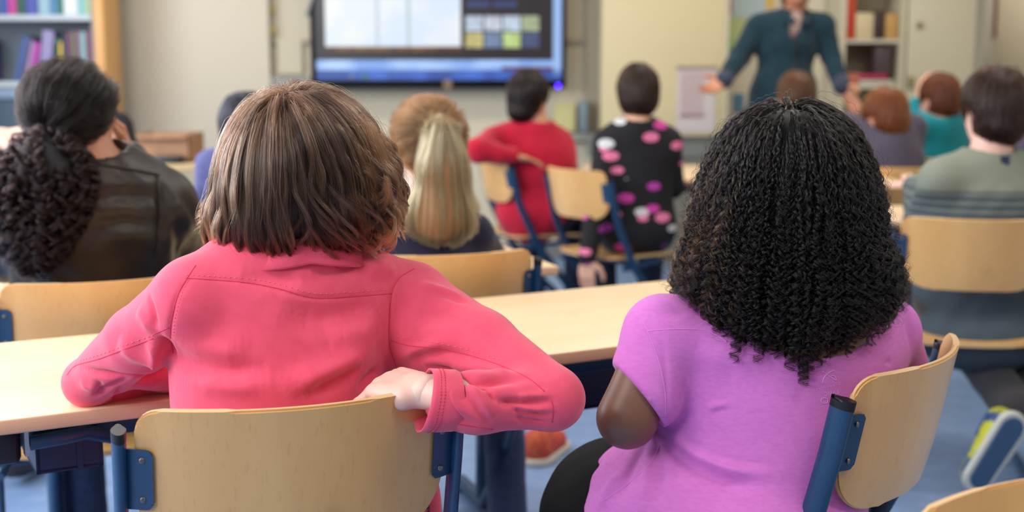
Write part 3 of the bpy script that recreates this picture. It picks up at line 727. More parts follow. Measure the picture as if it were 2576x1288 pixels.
def head_prims(c, R, s=1.):
    def L(x, y, z): return c+R @ (V3(x, y, z)*s)
    o = [ell(c, V3(.072, .088, .092)*s, R, .02), ell(L(0, .03, -.05), V3(.055, .058, .062)*s, R, .03), ell(L(0, .05, -.085), V3(.03, .032, .026)*s, R, .025),
         cone(L(0, .09, -.005), L(0, .104, -.032), .009*s, .012*s, .012), ell(L(0, .088, -.062), V3(.022, .01, .009)*s, R, .01),
         ell(L(-.03, .078, .014), V3(.02, .012, .006)*s, R, .012), ell(L(.03, .078, .014), V3(.02, .012, .006)*s, R, .012)]
    for e in (-1, 1):
        o.append(ell(L(e*.074, -.004, -.018), V3(.009, .02, .032)*s, R @ frame(e*.35), .008)); o.append(ell(L(e*.072, .0, -.04), V3(.008, .012, .012)*s, R, .008))
        o.append(ell(L(e*.031, .083, -.004), V3(.014, .01, .009)*s, R, .006))
    return o
def body_prims(J, hand_in=True, thin=0.):
    s = J['sc']; R, Rt = J['R'], J['Rt']; t = thin
    o = head_prims(J['head'], J['Rh'], .98*min(s*1.02, 1.0))
    o += [cone(J['head']+J['Rh'] @ V3(0, -.012, -.05), J['neck']+Rt @ V3(0, -.0, -.01), .047*s, .052*s, .03),
          cone(J['neck']-V3(0, 0, .02), J['shL'], .046*s-t, .044*s-t, .03), cone(J['neck']-V3(0, 0, .02), J['shR'], .046*s-t, .044*s-t, .03),
          ell(J['chest'], V3(.135*s-t, .085*s-t, .14*s-t), Rt, .04), ell(J['belly'], V3(.118*s-t, .088*s-t, .13*s-t), R, .04), ell(J['pel'], V3(.14*s-t, .105*s-t, .09*s-t), R, .04)]
    for n in 'LR':
        o += [cone(J['sh'+n], J['el'+n], .040*s-t, .032*s-t, .02), cone(J['el'+n], J['wr'+n], .032*s-t, .022*s, .015)]
        o += [cone(J['hip'+n], J['kn'+n], .07*s-t, .05*s-t, .03), cone(J['kn'+n], J['an'+n], .048*s-t, .033*s-t, .02), cone(J['an'+n], J['toe'+n], .033*s-t, .026*s-t, .02)]
    return o
def top_prims(J, pad=.010, sleeve=1.0, cuff=.0, loose=0.):
    s = J['sc']; R, Rt = J['R'], J['Rt']; p = pad
    o = [cone(J['neck']-V3(0, 0, .022), J['shL'], .050*s+p, .046*s+p, .035), cone(J['neck']-V3(0, 0, .022), J['shR'], .050*s+p, .046*s+p, .035),
         ell(J['chest'], V3(.137*s+p, .088*s+p, .145*s+p), Rt, .05), ell(J['belly'], V3(.125*s+p+loose, .092*s+p+loose, .135*s+p), R, .05), ell(J['pel'], V3(.142*s+p+loose, .11*s+p+loose, .085*s+p), R, .05)]
    for n in 'LR':
        if sleeve >= 1:
            w_ = J['el'+n]+(J['wr'+n]-J['el'+n])*(1-cuff)
            o += [cone(J['sh'+n], J['el'+n], .043*s+p, .036*s+p, .02), cone(J['el'+n], w_, .036*s+p, .027*s+p*.8, .015)]
        else: o += [cone(J['sh'+n], J['sh'+n]+(J['el'+n]-J['sh'+n])*sleeve, .046*s+p, .042*s+p, .02)]
    return o
def trouser_prims(J, pad=.008):
    s = J['sc']; o = [ell(J['pel']-V3(0, 0, .01), V3(.14*s+pad, .105*s+pad, .085*s), J['R'], .04)]
    for n in 'LR': o += [cone(J['hip'+n], J['kn'+n], .074*s+pad, .054*s+pad, .03), cone(J['kn'+n], J['an'+n]+V3(0, 0, .0), .052*s+pad, .043*s+pad, .02)]
    return o
def hand_prims(w, d, pn, size=1., curl=.5, thumb=1, spread=.12, tuck=False):
    """w wrist, d direction of the palm, pn normal out of the palm side (fingers curl towards it); thumb: side of the thumb"""
    d = V3(*d)/np.linalg.norm(d); pn = V3(*pn)-d*(V3(*pn) @ d); pn /= np.linalg.norm(pn); s_ = np.cross(d, pn)*thumb
    R = np.stack([s_, d, pn], 1); z = size; pc = w+d*.045*z
    o = [ell(pc, V3(.036, .046, .0135)*z, R, .012), cone(w-d*.02*z, w+d*.02*z, .020*z, .023*z, .015)]
    for i, (sx_, L0, r0) in enumerate(((.027, .040, .0085), (.009, .045, .0088), (-.009, .042, .0083), (-.026, .033, .0073))):
        a = w+d*(.078-.004*abs(i-1.3))*z+s_*sx_*z; ang = 0; dd = d+s_*(sx_*spread*30)*.1; dd /= np.linalg.norm(dd)
        o.append(cone(w+d*.035*z+s_*sx_*.8*z, a, .0095*z, .0098*z, .006)); p = a
        for j, (l, rr) in enumerate(((1, 1), (.64, .92), (.52, .8))):
            ang += curl*(.5, .75, .5)[j]*(1+.06*i); v = dd*math.cos(ang)+pn*math.sin(ang); q = p+v*L0*l*z
            o.append(cone(p, q, r0*rr*z, r0*rr*.9*z, .003)); p = q
    t0 = w+d*.022*z+s_*.026*z; t1 = t0+(d*.5+s_*.75+pn*.25)*.036*z; t2 = t1+(d*.85+s_*.35+pn*.35)*.028*z; t3 = t2+(d*.95+pn*.35+s_*.05)*.022*z
    if tuck: t1 = t0+(d*.98-s_*.05)*.034*z; t2 = t1+(d*.95-s_*.15+pn*.2)*.026*z; t3 = t2+(d*.8+pn*.6-s_*.1)*.018*z
    o += [cone(t0, t1, .014*z, .0115*z, .012), cone(t1, t2, .0108*z, .0098*z, .004), cone(t2, t3, .0096*z, .0078*z, .004)]
    return o
def join(parts):
    Vs, Fs, n = [], [], 0
    for V, F in parts: Vs.append(V); Fs.append(F+n); n += len(V)
    return np.concatenate(Vs), np.concatenate(Fs)
def skin_mesh(prims, hands, m, h=.006, hh=.0028, parent=None, name='person'):
    parts = []
    V, F = Field(prims, h).mesh(); parts.append((relax(V, F, 1), F))
    for hp in hands:
        V, F = Field(hp, hh, pad=.01).mesh(); parts.append((relax(V, F, 1), F))
    V, F = join(parts); return mesh_obj(name, V, F, m, parent, smooth=True)
def shoes(J, m, parent, sole=None, name='shoe'):
    for n in 'LR':
        a, t = J['an'+n], J['toe'+n]; d = (t-a); d[2] *= .4
        pr = [cone(a+V3(0, 0, -.03), t+V3(0, 0, .0), .042, .038, .02), cone(a-d*.25+V3(0, 0, -.025), a+V3(0, 0, -.0), .04, .043, .02)]
        lowz = min(a[2], t[2])-.04
        f = Field(pr, .006, zmin=max(lowz, .012) if lowz < .08 else lowz)
        V, F = f.mesh(); o = mesh_obj(name, relax(V, F, 1), F, m, parent, smooth=True)
        if sole:
            b = Field([cone(V3(a[0], a[1], lowz)-d*.3, V3(t[0], t[1], lowz)+d*.05, .045, .043, .01)], .007)
            b.clip(lambda X: np.abs(X[..., 2]-lowz)-.012); V, F = b.mesh(); mesh_obj('sole', V, F, sole, o, smooth=True)
def eyes(J, m, parent):
    R = J['Rh']; s = .98*min(J['sc']*1.02, 1)
    for e in (-1, 1):
        bm = bmesh.new(); bmesh.ops.create_uvsphere(bm, u_segments=12, v_segments=8, radius=.0115*s)
        bmesh.ops.translate(bm, verts=bm.verts, vec=Vector(J['head']+R @ (V3(e*.031, .0835, -.003)*s))); bm_obj('eye', bm, m, parent, smooth=True)
# ---------------------------------------------------------------- hair
def hair_mat(name, c1, c2, rough=.28, radial=.35, c3=None, ior=1.42):
    m = bpy.data.materials.new(name); m.use_nodes = True; nt = m.node_tree; nt.nodes.clear(); N = nt.nodes.new; L = nt.links.new
    out = N('ShaderNodeOutputMaterial'); hb = N('ShaderNodeBsdfHairPrincipled'); hb.model = 'CHIANG'; hb.parametrization = 'COLOR'
    hi = N('ShaderNodeHairInfo'); r = N('ShaderNodeValToRGB')
    r.color_ramp.elements[0].position = .0; r.color_ramp.elements[1].position = 1; r.color_ramp.elements[0].color = c1; r.color_ramp.elements[1].color = c2
    if c3: e = r.color_ramp.elements.new(.86); e.color = c2; r.color_ramp.elements[-1].color = c3
    L(hi.outputs['Random'], r.inputs[0]); L(r.outputs[0], hb.inputs['Color']); L(hb.outputs[0], out.inputs[0])
    hb.inputs['Roughness'].default_value = rough; hb.inputs['Radial Roughness'].default_value = radial
    hb.inputs['Random Roughness'].default_value = .2; hb.inputs['IOR'].default_value = ior; hb.inputs['Coat'].default_value = .5
    return m
def hair_curves(name, paths, m, parent, r0=.00022, r1=.00008):
    """paths: list of (N,K,3) arrays"""
    hc = bpy.data.hair_curves.new(name); sizes = []; pos = []; rad = []
    for A in paths:
        n, K, _ = A.shape; sizes += [K]*n; pos.append(A.reshape(-1, 3))
        rad.append(np.tile(r0+(r1-r0)*np.linspace(0, 1, K)**2.5, n))
    hc.add_curves(sizes); hc.points.foreach_set('position', np.concatenate(pos).astype(np.float32).ravel())
    hc.points.foreach_set('radius', np.concatenate(rad).astype(np.float32)); hc.materials.append(m)
    o = link(bpy.data.objects.new(name, hc)); o.parent = parent
    return o
def resample(A, stop, K):
    """cut every path at its own stop (fraction of length) and give it K points"""
    n, k0, _ = A.shape; t = np.linspace(0, 1, K)[None]*np.asarray(stop)[:, None]*(k0-1)
    i = np.clip(t.astype(int), 0, k0-2); f = (t-i)[..., None]; r = np.arange(n)[:, None]
    return A[r, i]*(1-f)+A[r, i+1]*f
def trace(F, seeds, flow, steps, step, off, pull=.3):
    p = seeds.copy(); out = [p.copy()]; off = np.broadcast_to(off, len(p))
    for k in range(steps):
        d = flow(p, k/steps); n = F.normal(p); sd = F.sample(p)
        near = np.exp(-np.maximum(sd-off, 0)/.015)[:, None]
        d = d-n*np.minimum((d*n).sum(1), 0 if False else 9)[:, None]*near*.9
        d /= np.linalg.norm(d, axis=1, keepdims=True)+1e-9
        p = p+d*step; sd = F.sample(p); n = F.normal(p); e = off-sd
        p = p+n*np.where(e > 0, e, np.maximum(e, -.02)*pull)[:, None]
        out.append(p.copy())
    return np.stack(out, 1)
def tangents(A):
    t = np.gradient(A, axis=1); return t/(np.linalg.norm(t, axis=-1, keepdims=True)+1e-9)
def surf_seeds(F, n, rng, cond=None):
    V, Fa = F.mesh()
    if cond is not None: V = V[cond(V)]
    return V[rng.integers(0, len(V), n)]+rng.normal(size=(n, 3))*.001
def locks(G, per, rng, spread, tip=.3, K=None):
    """strands around guide paths G (n,K,3): spread metres at the root narrowing to tip*spread"""
    n, K, _ = G.shape; o = rng.normal(size=(n, per, 1, 3))*spread
    w_ = (1+(tip-1)*np.linspace(0, 1, K)**.7)[None, None, :, None]
    A = G[:, None]+o*w_; return A.reshape(n*per, K, 3)
# ================================================================ PEOPLE
PALE = mat('pale skin', rgb(224, 180, 164), .45, sss=.15, bump=(300, .15, .0004))
FAIR = mat('fair skin', rgb(222, 168, 142), .5, sss=.1)
TAN = mat('warm skin', rgb(196, 134, 104), .5, sss=.1)
BROWN = mat('brown skin', rgb(116, 76, 60), .42, spec=.55, sss=.05, bump=(300, .15, .0004))
EYE = mat('eye', rgb(60, 50, 48), .15)
def cloth(name, c, c2=None, rough=.85, sheen=.15, bs=.25, scale=900):
    return mat(name, c, rough, sheen=sheen, bump=(scale, bs, .0006), vary=(40, c2, .3, .75) if c2 else None, spec=.25)
def PP(px, py, Y): return np.array(P(px, py, Y))
R_ = math.radians
def garment(name, prims, m, parent, h=.006, wr=.002, fr=38, seed=1, creases=None, it=2, clip=None):
    f = Field(prims, h)
    if clip: f.clip(clip)
    V, F = f.mesh(); V = relax(V, F, it)
    if wr: V = wrinkle(V, F, wr, fr, seed)
    if creases: V = crease(V, F, creases); V = relax(V, F, 1, .35)
    o = mesh_obj(name, V, F, m, parent, smooth=True); o['_'] = 0; del o['_']
    return o, V, F
DENIM = cloth('blue denim', rgb(36, 48, 82), rgb(46, 60, 98)); BLACKP = cloth('black trousers', rgb(9, 8, 10), sheen=0); GREYP = cloth('dark grey trousers', rgb(56, 54, 58))
NAVYP = cloth('navy trousers', rgb(26, 32, 54)); SHOE = mat('dark shoe', rgb(46, 42, 46), .5)
# ---------------------------------------------------------------- 1  girl in the coral pink jacket
def pink_girl():
    a = R_(19.6); J = rig(-.325, 1.70, a, sc=1.0)
    J['neck'] = PP(742, 655, 1.72); J['chest'] = PP(712, 850, 1.715); J['belly'] = PP(700, 1040, 1.70); J['pel'] = V3(-.335, 1.725, .535)
    J['head'] = PP(765, 425, 1.735); J['Rh'] = frame(R_(2), R_(-6))
    J['shL'] = PP(485, 752, 1.645); J['elL'] = PP(222, 962, 1.80); J['wrL'] = PP(500, 962, 1.975)
    J['shR'] = PP(1040, 748, 1.775); J['elR'] = PP(1388, 1002, 1.60); J['wrR'] = PP(1070, 984, 1.552)
    hr = hand_prims(J['wrR']+V3(.004, 0, -.002), PP(930, 950, 1.615)-J['wrR'], (.05, .3, -1), 1.0, 1.25, 1, tuck=True)
    hl = hand_prims(J['wrL'], J['wrL']-J['elL'], (0, .1, -1), .98, .35, 1)
    root = skin_mesh(body_prims(J, thin=.004), [hr, hl], PALE, .005, .0024, name='person')
    tag(root, 'girl with a wavy brown bob and coral pink jacket, arm hooked over her chair back', 'person')
    eyes(J, EYE, root)
    Ra = frame(a); nb = J['neck']
    pr = [ell(PP(712, 850, 1.715), (.143, .098, .175), Ra, .05), ell(PP(694, 1075, 1.705), (.136, .115, .20), Ra, .06), ell(V3(-.335, 1.73, .53), (.158, .13, .12), Ra, .06),
          ell(PP(745, 752, 1.715), (.155, .07, .064), frame(R_(17)), .05),
          cone(nb-V3(0, 0, .022), J['shL'], .048, .048, .04), cone(nb-V3(0, 0, .022), J['shR'], .052, .0465, .04), cone(nb-V3(0, 0, .05), nb+V3(.004, 0, -.012), .075, .060, .03),
          cone(J['shL'], PP(350, 855, 1.71), .051, .046, .02), cone(PP(350, 855, 1.71), J['elL'], .046, .0355, .012), cone(J['elL'], J['wrL'], .0345, .036, .012), cone(PP(320, 925, 1.775), PP(470, 930, 1.90), .030, .038, .02),
          cone(J['shR'], PP(1210, 868, 1.69), .0465, .047, .02), cone(PP(1210, 868, 1.69), J['elR'], .047, .0415, .014),
          cone(J['elR'], PP(1200, 1012, 1.565), .0395, .0365, .012), cone(PP(1200, 1012, 1.565), PP(1135, 1010, 1.555), .0365, .0340, .02),
          cone(PP(990, 835, 1.765), PP(1120, 872, 1.715), .044, .046, .03), ell(PP(1030, 1290, 1.73), (.045, .055, .10), Ra, .05),
          cut(cone(nb+V3(.003, 0, .0), nb+V3(.006, 0, .08), .052, .054, .004))]
    f = Field(pr, .0026)
    V, F = f.mesh(); V = relax(V, F, 2); V = wrinkle(V, F, .0009, 30, 5)
    v, r = -1, 1
    cr = [([(1063, 926), (1111, 934), (1158, 946), (1216, 955), (1274, 953), (1332, 952)], .012, -.006),
          ([(1152, 949), (1165, 979), (1206, 1027), (1240, 1078)], .009, -.0032), ([(1104, 1000), (1145, 1044), (1206, 1074)], .008, -.0022),
          ([(1130, 960), (1140, 1010), (1180, 1060)], .009, .002), ([(1175, 960), (1200, 1000), (1240, 1055)], .012, .003),
          ([(1250, 1011), (1308, 1013), (1386, 1006)], .007, -.0042), ([(1284, 1024), (1325, 1040), (1390, 1048)], .006, -.003), ([(1291, 1046), (1332, 1060), (1390, 1066)], .006, -.0024),
          ([(1300, 1000), (1340, 1000), (1390, 995)], .008, .002), ([(1280, 1018), (1330, 1028), (1395, 1030)], .006, .002), ([(1189, 957), (1213, 972), (1230, 976), (1240, 1000), (1258, 1012)], .006, -.0036),
          ([(1020, 920), (1060, 895), (1120, 890), (1190, 905)], .012, -.0035), ([(1010, 900), (1060, 880), (1110, 868)], .012, .003), ([(1130, 915), (1200, 925), (1290, 940)], .014, .003),
          ([(1090, 735), (1130, 745), (1178, 765)], .008, -.0025), ([(1050, 715), (1100, 728), (1160, 748)], .012, .0025), ([(1045, 800), (1100, 790), (1150, 800)], .02, -.002),
          ([(905, 924), (850, 955), (760, 996)], .014, -.006), ([(945, 860), (880, 905), (800, 945), (700, 985)], .026, .0045), ([(960, 930), (930, 955), (900, 990)], .014, -.005),
          ([(438, 899), (500, 925), (600, 935), (684, 938)], .022, -.0028), ([(445, 870), (520, 880), (640, 885)], .03, .002), ([(450, 950), (560, 968), (700, 965)], .02, .0022),
          ([(700, 775), (800, 800), (900, 790), (960, 770)], .03, -.0035), ([(820, 850), (900, 830), (960, 800)], .03, .003),
          ([(780, 690), (850, 680), (900, 665)], .012, -.0025), ([(905, 672), (950, 672), (1000, 680)], .02, .003), ([(600, 690), (680, 700), (760, 700)], .02, -.002),
          ([(190, 920), (257, 942), (326, 948), (390, 943), (428, 918)], .010, -.0055), ([(235, 1000), (273, 974), (326, 952)], .007, -.0035), ([(251, 958), (248, 980), (246, 997)], .006, -.0026),
          ([(283, 1014), (296, 990), (305, 972)], .007, -.003), ([(388, 851), (394, 890), (390, 920)], .014, .006), ([(405, 845), (425, 880), (430, 905)], .010, -.006), ([(200, 960), (225, 975), (262, 975)], .012, .0018),
          ([(330, 985), (360, 960), (400, 952)], .012, -.003), ([(372, 738), (385, 790), (392, 830)], .008, -.0026), ([(300, 850), (340, 890), (400, 905)], .02, .003), ([(345, 780), (362, 800), (380, 840)], .014, .002),
          ([(490, 690), (449, 739), (433, 798), (428, 846), (436, 891)], .005, -.0012), ([(1003, 700), (986, 737), (980, 800), (980, 870), (999, 925)], .005, -.0013), ([(465, 701), (620, 711), (790, 749), (985, 738)], .004, -.0009)]
    V = crease(V, F, [(a_, w_, h_*(3.3 if w_ > .017 else 2.3)) for a_, w_, h_ in cr]); V = relax(V, F, 1, .2)
    JK = mat('coral pink twill', rgb(232, 84, 112), .8, sheen=.25, spec=.2, bump=(1400, .3, .0004), vary=(60, rgb(226, 78, 106), .35, .7))
    JS = mat('coral pink seam', rgb(216, 62, 90), .85, spec=.2)
    jk = mesh_obj('jacket', V, F, JK, root, smooth=True)
    sm = [[(466, 700), (520, 703), (620, 711), (700, 726), (790, 749), (880, 746), (985, 738)], [(492, 668), (470, 701), (449, 739), (433, 798), (428, 846), (436, 891)],
          [(425, 824), (385, 842)], [(385, 852), (310, 880), (246, 904), (190, 920), (168, 945)], [(1042, 676), (1003, 700), (986, 737), (980, 800), (980, 868), (997, 922)],
          [(984, 856), (1033, 870), (1118, 878), (1206, 901), (1274, 925), (1330, 952), (1370, 985)],
          [(1150, 1066), (1189, 1073), (1240, 1080)], [(1386, 1004), (1392, 1030), (1388, 1064)]]
    for s_ in sm: seam('seam', V, F, [s_], JS, jk, .0006, .0001)
    ST = mat('coral stitching', rgb(246, 112, 136), .7)
    def dashes(pts):
        tree = bvh(V, F); pl = polyline(tree, spline_px(pts)); bm = bmesh.new(); A = [p[0]+p[1]*.0003 for p in pl]
        for i in range(0, len(A)-2, 2):
            if np.linalg.norm(A[i]-A[i+1]) < .01: tube(bm, [A[i], A[i]+(A[i+1]-A[i])*.8], .00045, 5)
        return bm_obj('stitching', bm, ST, jk, smooth=True)
    dashes([(466, 692), (620, 701), (700, 715), (790, 738), (880, 735), (985, 727)]); dashes([(474, 705), (456, 742), (441, 798), (436, 846)])
    dashes([(385, 843), (310, 870), (246, 894), (200, 908)]); dashes([(1000, 846), (1118, 866), (1206, 888), (1274, 912)])
    # turned cuff: open double walled band round the wrist
    e0, e1 = PP(1152, 1010, 1.557), PP(1066, 1008, 1.545); ax = (e1-e0)/np.linalg.norm(e1-e0); uu = V3(.12, 0, 1); uu -= ax*(uu @ ax); uu /= np.linalg.norm(uu); vv = np.cross(ax, uu)
    bm = bmesh.new(); n = 48; rings = []; ln = np.linalg.norm(e1-e0)
    for (q, r) in ((0, .0350), (.15, .0372), (.5, .0378), (.85, .0382), (1.0, .0384), (1.0, .0368), (.85, .0362), (.4, .0352)):
        rg = []
        for k in range(n):
            t = 2*PI*k/n; w_ = 1+.025*math.sin(3*t+q*2)+.012*math.sin(7*t+q*5)
            rg.append(bm.verts.new(e0+ax*(q*ln+(.006*math.cos(t+PI)*q))+uu*math.cos(t)*r*w_*1.05+vv*math.sin(t)*r*w_*.96))
        rings.append(rg)
    for A, B in zip(rings, rings[1:]):
        for k in range(n): bm.faces.new((A[k], A[(k+1) % n], B[(k+1) % n], B[k]))
    cf = bm_obj('cuff', bm, JK, jk, smooth=True)
    for q in (.62, .74):
        bm = bmesh.new()
        for k in range(0, 60):
            p = [];
            for t in (2*PI*k/60, 2*PI*(k+.65)/60):
                w_ = 1+.025*math.sin(3*t+q*2)+.012*math.sin(7*t+q*5); p.append(e0+ax*(q*ln+(.006*math.cos(t+PI)*q))+uu*math.cos(t)*.0383*w_*1.05+vv*math.sin(t)*.0383*w_*.96)
            tube(bm, p, .0005, 5)
        bm_obj('cuff_stitching', bm, JS, cf, smooth=True)
    # folded collar
    bm = bmesh.new(); n = 40; prof = [(.050, .012), (.056, .018), (.062, .014), (.076, -.014), (.0735, -.017), (.058, .006), (.052, -.02)]
    c0 = nb+V3(.006, .0, .018); rings = []
    for i in range(n):
        t = 2*PI*i/n; d = Ra @ V3(math.sin(t), -math.cos(t), 0); ex = 1+.18*abs(math.sin(t))
        rings.append([bm.verts.new(c0+d*(x*ex*1.14)+V3(0, 0, z+.006*math.cos(t)-.012*abs(math.sin(t)))) for x, z in prof])
    for i in range(n):
        for j in range(len(prof)): A, B = rings[i], rings[(i+1) % n]; k = (j+1) % len(prof); bm.faces.new((A[j], B[j], B[k], A[k]))
    bm_obj('collar', bm, JK, jk, smooth=True)
    # zip along the open front edge hanging beside the seat
    bm = bmesh.new(); q = seen(bvh(V, F), 1075, 1270)
    if q is not None:
        for i in range(14): p = q[0]+q[1]*.001+V3(.0, 0, -.005*i+.02); box(bm, p[0]-.0025, p[0]+.0025, p[1]-.001, p[1]+.002, p[2]-.0014, p[2]+.0014)
        bm_obj('zipper', bm, mat('dark zip', rgb(40, 24, 36), .4), jk)
    garment('trousers', trouser_prims(J), DENIM, root, .008)
    shoes(J, SHOE, root)
    # hair
    hp = [ell(PP(757, 388, 1.735), (M(166, 1.735), .105, M(160, 1.735)), None, .03), ell(PP(722, 505, 1.73), (M(170, 1.73), .105, M(158, 1.73)), None, .04),
          ell(PP(846, 470, 1.74), (M(112, 1.74), .092, M(145, 1.74)), None, .04), ell(PP(905, 505, 1.73), (M(52, 1.73), .05, M(72, 1.73)), None, .03),
          ell(PP(638, 562, 1.74), (M(86, 1.74), .075, M(88, 1.74)), None, .03), cut(ell(PP(790, 520, 1.88), (.085, .09, .13), None, .02))]
    HF = Field(hp, .006, pad=.06); V, F = HF.mesh()
    base = mesh_obj('hair', relax(V, F, 1)-vnormals(V, F)*.007, F, mat('dark brown hair mass', rgb(58, 42, 34), .6), root, smooth=True)
    rng = np.random.default_rng(5); crown = PP(712, 240, 1.70)
    def flow(p, t):
        r = p-crown; h = r.copy(); h[:, 2] = 0; hl = np.linalg.norm(h, axis=1, keepdims=True); h /= hl+.01
        w_ = np.clip(1-(crown[2]-p[:, 2:3])/.09, .0, 1); d = h*(.25+1.0*w_)*(1-t*.0)+V3(0, 0, -1)*(1.15-w_*.6)
        d[:, 0] += np.where(p[:, 0] > crown[0]+.02, .13, -.02)*np.clip(1-t*1.2, 0, 1); return d
    def guides(n, cond, lo=.0, hi=.008, steps=46, step=.0085):
        s = surf_seeds(HF, n, rng, cond); return trace(HF, s, flow, steps, step, rng.uniform(lo, hi, n), .28)
    def style(G, amp):
        """soft waves growing towards the tips; stronger on the right-hand side"""
        n, K, _ = G.shape; T = tangents(G); t = np.linspace(0, 1, K)[None]; sid = np.cross(T, np.array([0, -1., 0])); sid /= np.linalg.norm(sid, axis=-1, keepdims=True)+1e-9
        x0 = G[:, K//2, 0]; ph = 2.2*np.sin(x0*38)+x0*20+rng.normal(size=n)*.55; side = np.clip((x0-PP(650, 0, 1.7)[0])/.09, .35, 1.05)
        L = t*.39; w_ = np.sin(2*PI*L/.115+ph[:, None])*amp*2.6*side[:, None]*np.clip(t*3-.5, 0, 1.1); n2 = np.cross(T, sid)
        return G+sid*w_[..., None]+n2*(np.cos(2*PI*L/.115+ph[:, None])*amp*1.1*side[:, None]*np.clip(t*3-.6, 0, 1))[..., None]
    zb = lambda x: np.interp(x, [PP(p, 0, 1.66)[0] for p in (535, 575, 640, 720, 800, 860, 920, 1000)], [1.2-(q-178)/1905 for q in (640, 676, 680, 684, 664, 630, 592, 545)])
    def cutoff(G, jit=.012):
        n, K, _ = G.shape; z = G[..., 2]; lim = zb(G[..., 0])+rng.normal(size=(n, 1))*jit; below = z < lim
        st = np.where(below.any(1), below.argmax(1), K-1); return resample(G, np.maximum(st, 4)/(K-1), 34)
    top = lambda V: (V[:, 2] > PP(0, 330, 1.7)[2]) & (V[:, 1] < 1.80)
    mid = lambda V: (V[:, 2] > PP(0, 470, 1.7)[2]) & (V[:, 1] < 1.78)
    low = lambda V: (V[:, 2] > PP(0, 560, 1.7)[2]) & (V[:, 1] < 1.76)
    cr_ = lambda V: np.linalg.norm(V-crown, axis=1) < .07
    G = np.concatenate([cutoff(style(guides(230, top), .0085)), cutoff(style(guides(150, mid, -.004, .005), .008)), cutoff(style(guides(120, cr_, .002, .009), .0085)), cutoff(style(guides(90, low, -.008, .0), .006), .016)])
    # tips bend in under the bob, the right side flicks outwards
    n, K, _ = G.shape; t = np.clip((np.linspace(0, 1, K)-.72)/.28, 0, 1)[None]
    xe = G[:, -1, 0]; fl = np.clip((xe-PP(860, 0, 1.7)[0])/.05, 0, 1)
    G[..., 0] += t**2*(fl*.010-(1-fl)*rng.uniform(-.014, .018, n))[:, None]; G[..., 1] += t**2*((1-fl)*.012-.006*fl)[:, None]
    gi = rng.random(len(G)); A = locks(G[gi < .48], 44, rng, .0038, .26); HM = hair_mat('brown hair', rgb(50, 30, 21), rgb(94, 62, 45), .2, .25, rgb(130, 90, 68))
    hair_curves('hair_strands', [A], HM, base, .00023, .00008)
    hair_curves('dark_strands', [locks(G[(gi >= .48) & (gi < .76)], 44, rng, .0038, .26)], hair_mat('deep brown hair', rgb(22, 13, 10), rgb(48, 30, 22), .22, .28), base, .00023, .00008)
    hair_curves('light_strands', [locks(G[gi >= .76], 40, rng, .0028, .26)], hair_mat('light brown hair', rgb(110, 74, 52), rgb(156, 112, 84), .24, .3), base, .00022, .00008)
    Gf = cutoff(style(guides(100, mid, .002, .010), .012), .02); fl = locks(Gf, 3, rng, .004, 1.5)
    CO_BACKLIT = hair_mat('copper hair', rgb(84, 44, 26), rgb(136, 82, 52), .25, .3)  # copper tone paints in the warm backlight on the right side
    right = lambda V: (V[:, 0] > PP(850, 0, 1.7)[0]) & (V[:, 2] > PP(0, 500, 1.7)[2]) & (V[:, 1] < 1.78)
    Gr = cutoff(style(guides(90, right, .0, .012), .014)); hair_curves('copper_strands', [locks(Gr, 30, rng, .0045, .5)], CO_BACKLIT, base, .0002, .00007)
    hair_curves('loose_strands', [fl], HM, base, .00016, .00006)
    # soft curls at the right and a short frayed tuft at the left cheek
    c = []
    for i in range(70):
        p0 = PP(rng.uniform(890, 965), rng.uniform(450, 590), rng.uniform(1.66, 1.74)); th = np.linspace(0, rng.uniform(3, 5.5), 34); r = rng.uniform(.012, .02)*(1-th/9); s0 = rng.uniform(-1.2, .3)
        ctr = p0+V3(.006, 0, 0); path = np.stack([ctr[0]+r*np.cos(s0-th+1.6), ctr[1]+(th-2)*.004*rng.normal()+0*th, ctr[2]+r*1.1*np.sin(s0-th+1.6)-th*.004], -1)
        c.append(path)
    hair_curves('curl_strands', [locks(np.array(c), 26, rng, .0022, .6)], CO_BACKLIT, base, .00018, .00007)
    tf = []
    for i in range(60):
        p0 = PP(rng.uniform(528, 545), rng.uniform(500, 560), 1.78); t = np.linspace(0, 1, 34)[:, None]; e = V3(-rng.uniform(.008, .022), 0, -.004+rng.normal()*.006)
        tf.append(p0+e*t+V3(0, 0, -.006)*t**2)
    hair_curves('cheek_tuft', [locks(np.array(tf), 8, rng, .002, 1.2)], CO_BACKLIT, base, .00014, .00006)
    return root
pink_girl()
